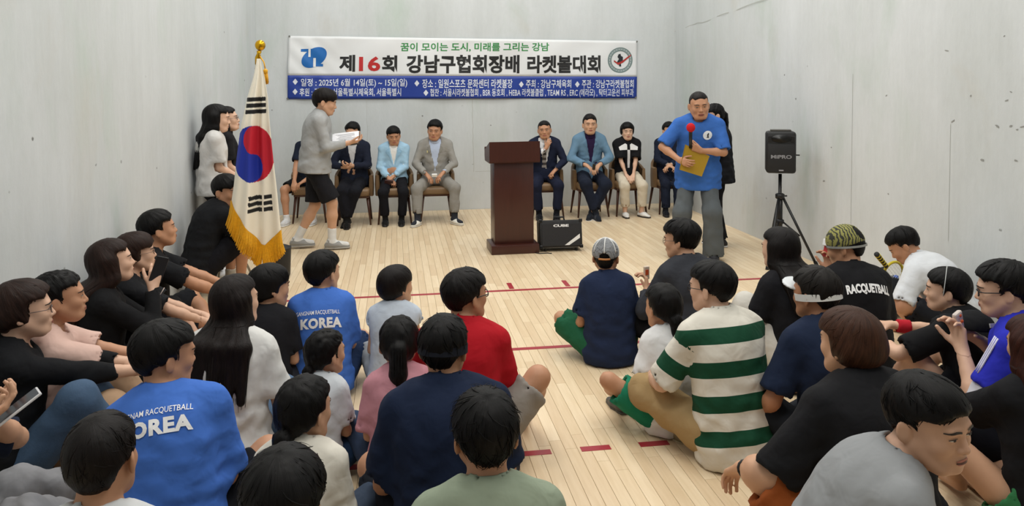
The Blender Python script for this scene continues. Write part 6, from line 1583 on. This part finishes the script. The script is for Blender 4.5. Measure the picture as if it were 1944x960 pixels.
k = fp_('person in black t-shirt with thin hairband, arm resting on raised knees', 1797, 507, .845, 26, fv=True, lean=(6, 14, 22), head=(26, 0, 0), wide=.94, legs={'L': ((.16, .46, .08), (.4, .5, 1)), 'R': ((.06, .50, .08), (.2, .5, 1))}, arms={'L': ((.20, .50, .46), (.9, -.3, -.4)), 'R': ((.02, .52, .48), (.9, -.3, -.3))}, skin=SK3, seed=52, hair=dict(BOWL, t=.020, nape=-.075, ears=True, fringe=.01, side=-.02), shirt=dict(color='#141416', sleeve=.85, g=.024, loose=1.04), pants=dict(color='#15161a', length=.72, g=.03, width=1.5, name='shorts'), socks=dict(color='#e0e0de', h=.12), shoes=dict(color='#e2e2e0', sole='#eeeeec'))
mb = MB(); mb.tube([HB(k, .098 * math.cos(a), .010 - .012 * math.sin(a), .018 + .121 * math.sin(a)) - k.pos for a in np.linspace(-.25, math.pi + .25, 24)], .0022, 6); mb.build('hairband', plain('#c3c6c4', .3), k.root, smooth=True)
for nm, c in (('R', '#b3202e'),):
    E_, W2 = k.arm[nm][1], k.arm[nm][2]; dr = unit(W2 - E_); V, Q = sdf_mesh([Cone(W2 - dr * .10, W2 - dr * .03, .040, .036, k=.005, cuta=True, cutb=True)], .007); add_part(k.root, 'wristband', V, Q, cloth(c))
k10 = k = fp_('young man with glasses in cobalt blue jersey opening a snack pouch', 1905, 496, .99, 40, fv=True, lean=(6, 12, 18), head=(14, -6, 0), wide=1.02, headscale=.93, legs='cross', arms=lambda p: {'L': (tuple(aty(1826, 662, p[1] + .20)), (-.3, -.5, -1), 'world'), 'R': (tuple(aty(1866, 650, p[1] + .34)), (.8, -.3, -1), 'world')}, hands={'L': dict(d=(-.1, .2, 1), n=(.8, .5, .2), curl=(.5, .7, .5), fine=.006), 'R': dict(d=(-.6, .6, .4), n=(-.6, 0, -.6), curl=(.5, .7, .5), fine=.006)}, skin=SK3, seed=53, hair=dict(MEN, t=.026, lift=.012, nape=-.068, amp=.0035), shirt=[dict(color='#c9c9d2', sleeve=.98, g=.014, name='undershirt', hem=.02), dict(color='#2a2fb0', sleeve=.66, g=.028, loose=1.04, name='jersey', collar='#6a74cf')], pants=dict(color='#16171f', length=.9, g=.026, name='shorts'))
glasses(k, '#17171a', thick=.0026)
for nm in 'L':
    Sh, E_, W2 = k.arm[nm]
    for o in (-.018, 0, .018):
        dr = unit(E_ - Sh); sd = unit(np.cross(dr, (0, 0, 1.))); up = np.cross(sd, dr); up = up if up[2] > 0 else -up
        pts = [Sh + dr * t + sd * o + up * (.0735 * k.s) - k.pos for t in np.linspace(-.01, .17, 6)]; MB().tube(pts, .0045, 5).build('sleeve_stripe', plain('#d8d8ec', .7), k.shirt, smooth=True)
pk = thing('snack_pouch', tuple(k.handL[0] + V3(.01, .01, .03)), 'small clear snack pouch with orange pieces held by jersey wearer', 'snack')
MB().box((0, 0, 0), (.030, .012, .050), rz(.4) @ ry(-.3), bev=.01).build('pouch', mat('pouch_clear', '#cfc4bc', .25, var=.2, vscale=40), pk)
for i in range(5): MB().ell((-.012 + .011 * (i % 3), -.008, -.025 + .014 * i), (.011, .010, .009)).build('piece', plain('#cf5a26', .4), pk, smooth=True)
k = fp_('person with brown bob hair in oversized black t-shirt and rust shorts', 1612, 585, .96, 10, fv=False, lean=(8, 14, 20), head=(8, -2, 0), wide=1.14, legs={'L': ((.10, .44, .08), (1, .5, .9)), 'R': 'cross'}, arms={'L': ((.30, .40, .26), (.6, -.8, -.4)), 'R': ((.18, .36, .25), (.35, -.75, -.7))}, hands={'L': dict(d=(0, .6, -.6), n=(.2, -.3, -1), curl=(.4, .5, .4), fine=.007)}, skin=SK1, seed=54, fres=.006, headscale=.98, hair=dict(BOB, color='#43291c', t=.024, nape=-.10, side=-.075, fringe=.01, locks=420, lw=.0022, amp=.0012, freq=44), shirt=dict(color='#161619', sleeve=.96, g=.034, loose=1.12, hem=.13, fold=.006), pants=dict(color='#8f4a20', length=.90, g=.034, width=1.4, name='shorts', fold=.008))
E_, W2 = k.arm['L'][1], k.arm['L'][2]; dr = unit(W2 - E_); ax = unit(np.cross(dr, (0, 0, 1.))); ay = np.cross(dr, ax); MB().tube([W2 - dr * .03 + .031 * (ax * math.cos(a) + ay * math.sin(a)) - k.pos for a in np.linspace(0, 6.28, 14)], .006, 6).build('wristband', plain('#141416', .6), k.root, smooth=True)
k = fp_('man in heather grey t-shirt turning his face right in the foreground', 1766, 712, .97, -104, fv=True, lean=(22, 30, 36), head=(-56, -4, 4), twist=-8, H=1.74, hip=.28, wide=1.0, legs={'L': ((.10, .20, .08), (.4, 1, .3)), 'R': ((.16, .30, .08), (.4, 1, .5))}, arms={'L': ((.16, .40, .35), (.35, -.75, -.7)), 'R': ((.16, .40, .32), (.35, -.75, -.7))}, skin='#c49a80', seed=55, res=.0105, fres=.0042, headscale=1.0, hair=dict(FRNG, t=.020, fringe=.014, nape=-.07, side=-.006, locks=420, lw=.0024), face=dict(open=.6, mouth=.003, wide=1.04, jaw=1.05), shirt=dict(color='#8e9092', sleeve=.9, g=.022, loose=1.02, neck=1.12, collar='#86888a', fold=.005), pants=dict(color='#2a2c31', length=.95, g=.02))
k = fp_('woman with long auburn hair in black t-shirt at the right edge', 1962, 598, .98, -4, fv=False, lean=(4, 8, 12), fem=True, head=(4, -8, 0), H=1.66, legs={'L': ((.14, .40, .08), (.8, .5, .9)), 'R': ((-.05, .36, .08), (1, .5, .6))}, arms={'L': ((.12, .52, .30), (.9, -.3, -.5)), 'R': ((.10, .44, .28), (.9, -.3, -.5))}, skin=SK1, seed=56, fres=.007, hair=dict(TIED, t=.020, side=-.06, ears=False, color='#3a1d15', long=dict(length=.26, thick=.045, spread=1.2)), shirt=dict(color='#151518', sleeve=.9, g=.024), pants=dict(color='#35774a', length=.34, g=.016, name='shorts'))
# ---- person outside the left edge: only forearms with a phone and grey sweatpants reach into view
k = skeleton((-2.85, 2.88), -78, H=1.72, lean=(0, 8, 14), head=(0, -25, 0), legs={'L': (tuple(atz(222, 925, .09)), (-.35, .1, 1), None, 'world'), 'R': (tuple(atz(190, 985, .09)), (-.1, -.8, .7), None, 'world')}, arms={'R': (tuple(aty(-38, 806, 2.80)), (-.6, -.6, -.6), 'world'), 'L': (tuple(aty(-24, 790, 3.00)), (-.6, .6, -.6), 'world')})
person('person in grey sweatpants cut by the left edge, hands holding a phone', k, .0105, .008, skin=SK1, seed=57, hair=dict(MEN), hands={'R': dict(d=(-.1, 1, .4), n=(-.3, 0, 1), curl=(.4, .6, .4), fine=.006), 'L': dict(d=(-.1, 1, .4), n=(-.3, 0, 1), curl=(.4, .6, .4), fine=.006)}, shirt=dict(color='#1c2436', sleeve=.95, g=.02), pants=dict(color='#8d8d90', length=1.95, g=.026, fold=.008), shoes=dict(color='#dcdcdc', sole='#e8e8e8', lace='#222222'))
ph = thing('phone', tuple(aty(34, 772, 2.88)), 'white edged phone in the hands at the left edge', 'phone')
MB().box((0, 0, 0), (.038, .078, .005), rz(-1.0) @ rx(.55), bev=.004).build('case', plain('#d4d4d6', .3), ph); MB().box(tuple(rz(-1.0) @ rx(.55) @ V3(0, 0, .0052)), (.034, .072, .0006), rz(-1.0) @ rx(.55)).build('screen', plain('#30343c', .2), ph)

# ================= things lying about
def floor_thing(name, u, v, label, cat, rzv=0.0, dz=0.0): p = atz(u, v, dz); return thing(name, tuple(p), label, cat, rz=rzv)
bg = thing('sports_bag', (2.55, 5.55, 0), 'dark sports bag on the floor between the bandana man and right wall', 'bag', rz=.5)
V, Q = sdf_mesh([Box((0, 0, .14), (.30, .15, .14), r=.09), wavefn(71, .008, .12)], .015); link('body', np_mesh('body', V, Q), cloth('#1d1f24'), bg)
MB().tube([(-.16, 0, .26), (-.12, 0, .36), (.12, 0, .36), (.16, 0, .26)], .014, 8).build('handle', plain('#23262b', .7), bg, smooth=True)
MB().tube([(-.27, 0, .279), (.27, 0, .279)], .005, 6).build('zip', plain('#7f858c', .4), bg)
MB().box((0, -.152, .15), (.14, .004, .035)).build('stripe', plain('#8d9aa8', .6), bg)
rq = thing('racquet', tuple(aty(1664, 482, 5.42)), 'yellow and black racquet handle sticking out of the sports bag', 'racquet')
rr0 = unit(np.array([.42, .25, -.36])); ux = unit(np.cross(rr0, (0, 1., 0))); mb = MB()
mb.tube([rr0 * (.34 + .13 * math.sin(a)) + ux * .10 * math.cos(a) for a in np.linspace(0, 6.283, 30)], .011, 8); mb.build('frame', plain('#c9b51e', .4), rq, smooth=True)
MB().tube([rr0 * .0, rr0 * .20], [.020, .016], 10).build('grip', plain('#17181a', .7), rq, smooth=True)
for i in range(5): MB().tube([rr0 * (.012 + .036 * i), rr0 * (.026 + .036 * i)], .0215 - .0006 * i, 10).build('grip_band', plain('#cdb81f', .6), rq, smooth=True)
mb = MB()
for i in range(-4, 5):
    c = i * .022; hh = .125 * math.sqrt(max(0, 1 - (c / .10) ** 2)); mb.tube([rr0 * (.34 - hh) + ux * c, rr0 * (.34 + hh) + ux * c], .0012, 4)
    c = i * .027; hh = .10 * math.sqrt(max(0, 1 - (c / .13) ** 2)); mb.tube([rr0 * (.34 + c) - ux * hh, rr0 * (.34 + c) + ux * hh], .0012, 4)
sb = mb.build('strings', plain('#d8d8c8', .5), rq); sb['kind'] = 'stuff'
cu = thing('drink_carton', tuple(k7.handL[0] + V3(0, 0, .05)), 'red and white drink carton at the face of the bandana man', 'drink')
MB().box((0, 0, 0), (.028, .022, .045), rz(.4) @ ry(.25), bev=.004).build('box', plain('#b3242a', .5), cu); MB().box((-.012, 0, .052), (.024, .018, .022), rz(.4) @ ry(.25), bev=.004).build('spout', plain('#e6e6e6', .5), cu)
MB().tube([(-.012, 0, .06), (-.02, -.01, .11)], .003, 6).build('straw', plain('#eeeeee', .4), cu)
cp = thing('cap', tuple(aty(1850, 618, 3.42)), 'black cap with white badge resting near the jersey wearer', 'cap')
V, Q = sdf_mesh([Ell((0, 0, 0), (.085, .10, .075)), Half((0, 0, -.005), (0, 0, -1)), Ell((0, .13, .0), (.075, .075, .010), k=.01)], .008); link('crown', np_mesh('crown', V, Q), cloth('#16171a'), cp)
MB().box((.02, -.098, .03), (.018, .004, .010), rx(-.3)).build('badge', plain('#d0d0d0', .5), cp)
ph = thing('phone', tuple(k10.handR[0] + V3(0, 0, .035)), 'dark grey phone in the far hand of the cobalt jersey wearer', 'phone')
MB().box((0, 0, 0), (.038, .006, .075), rz(.5) @ ry(.6) @ rx(.3), bev=.005).build('case', plain('#3a3a3c', .4), ph); MB().lathe(tuple(rz(.5) @ ry(.6) @ rx(.3) @ V3(.018, -.008, .05)), [(.008, -.002), (.008, .002)], 12, R=rz(.5) @ ry(.6) @ rx(.3) @ rx(math.pi / 2)).build('lens', plain('#0c0c0e', .2), ph)
bt = thing('water_bottle', tuple(atz(1700, 566, .02)), 'small grey and blue gym bottle beside the white polo man', 'bottle', rz=.3)
MB().lathe((0, 0, .0), [(.032, 0), (.034, .02), (.034, .13), (.02, .155)], 16).build('body', plain('#6d7a84', .35), bt, smooth=True); MB().lathe((0, 0, .155), [(.021, 0), (.021, .035), (.012, .04)], 14).build('cap', plain('#2f57b0', .4), bt, smooth=True)
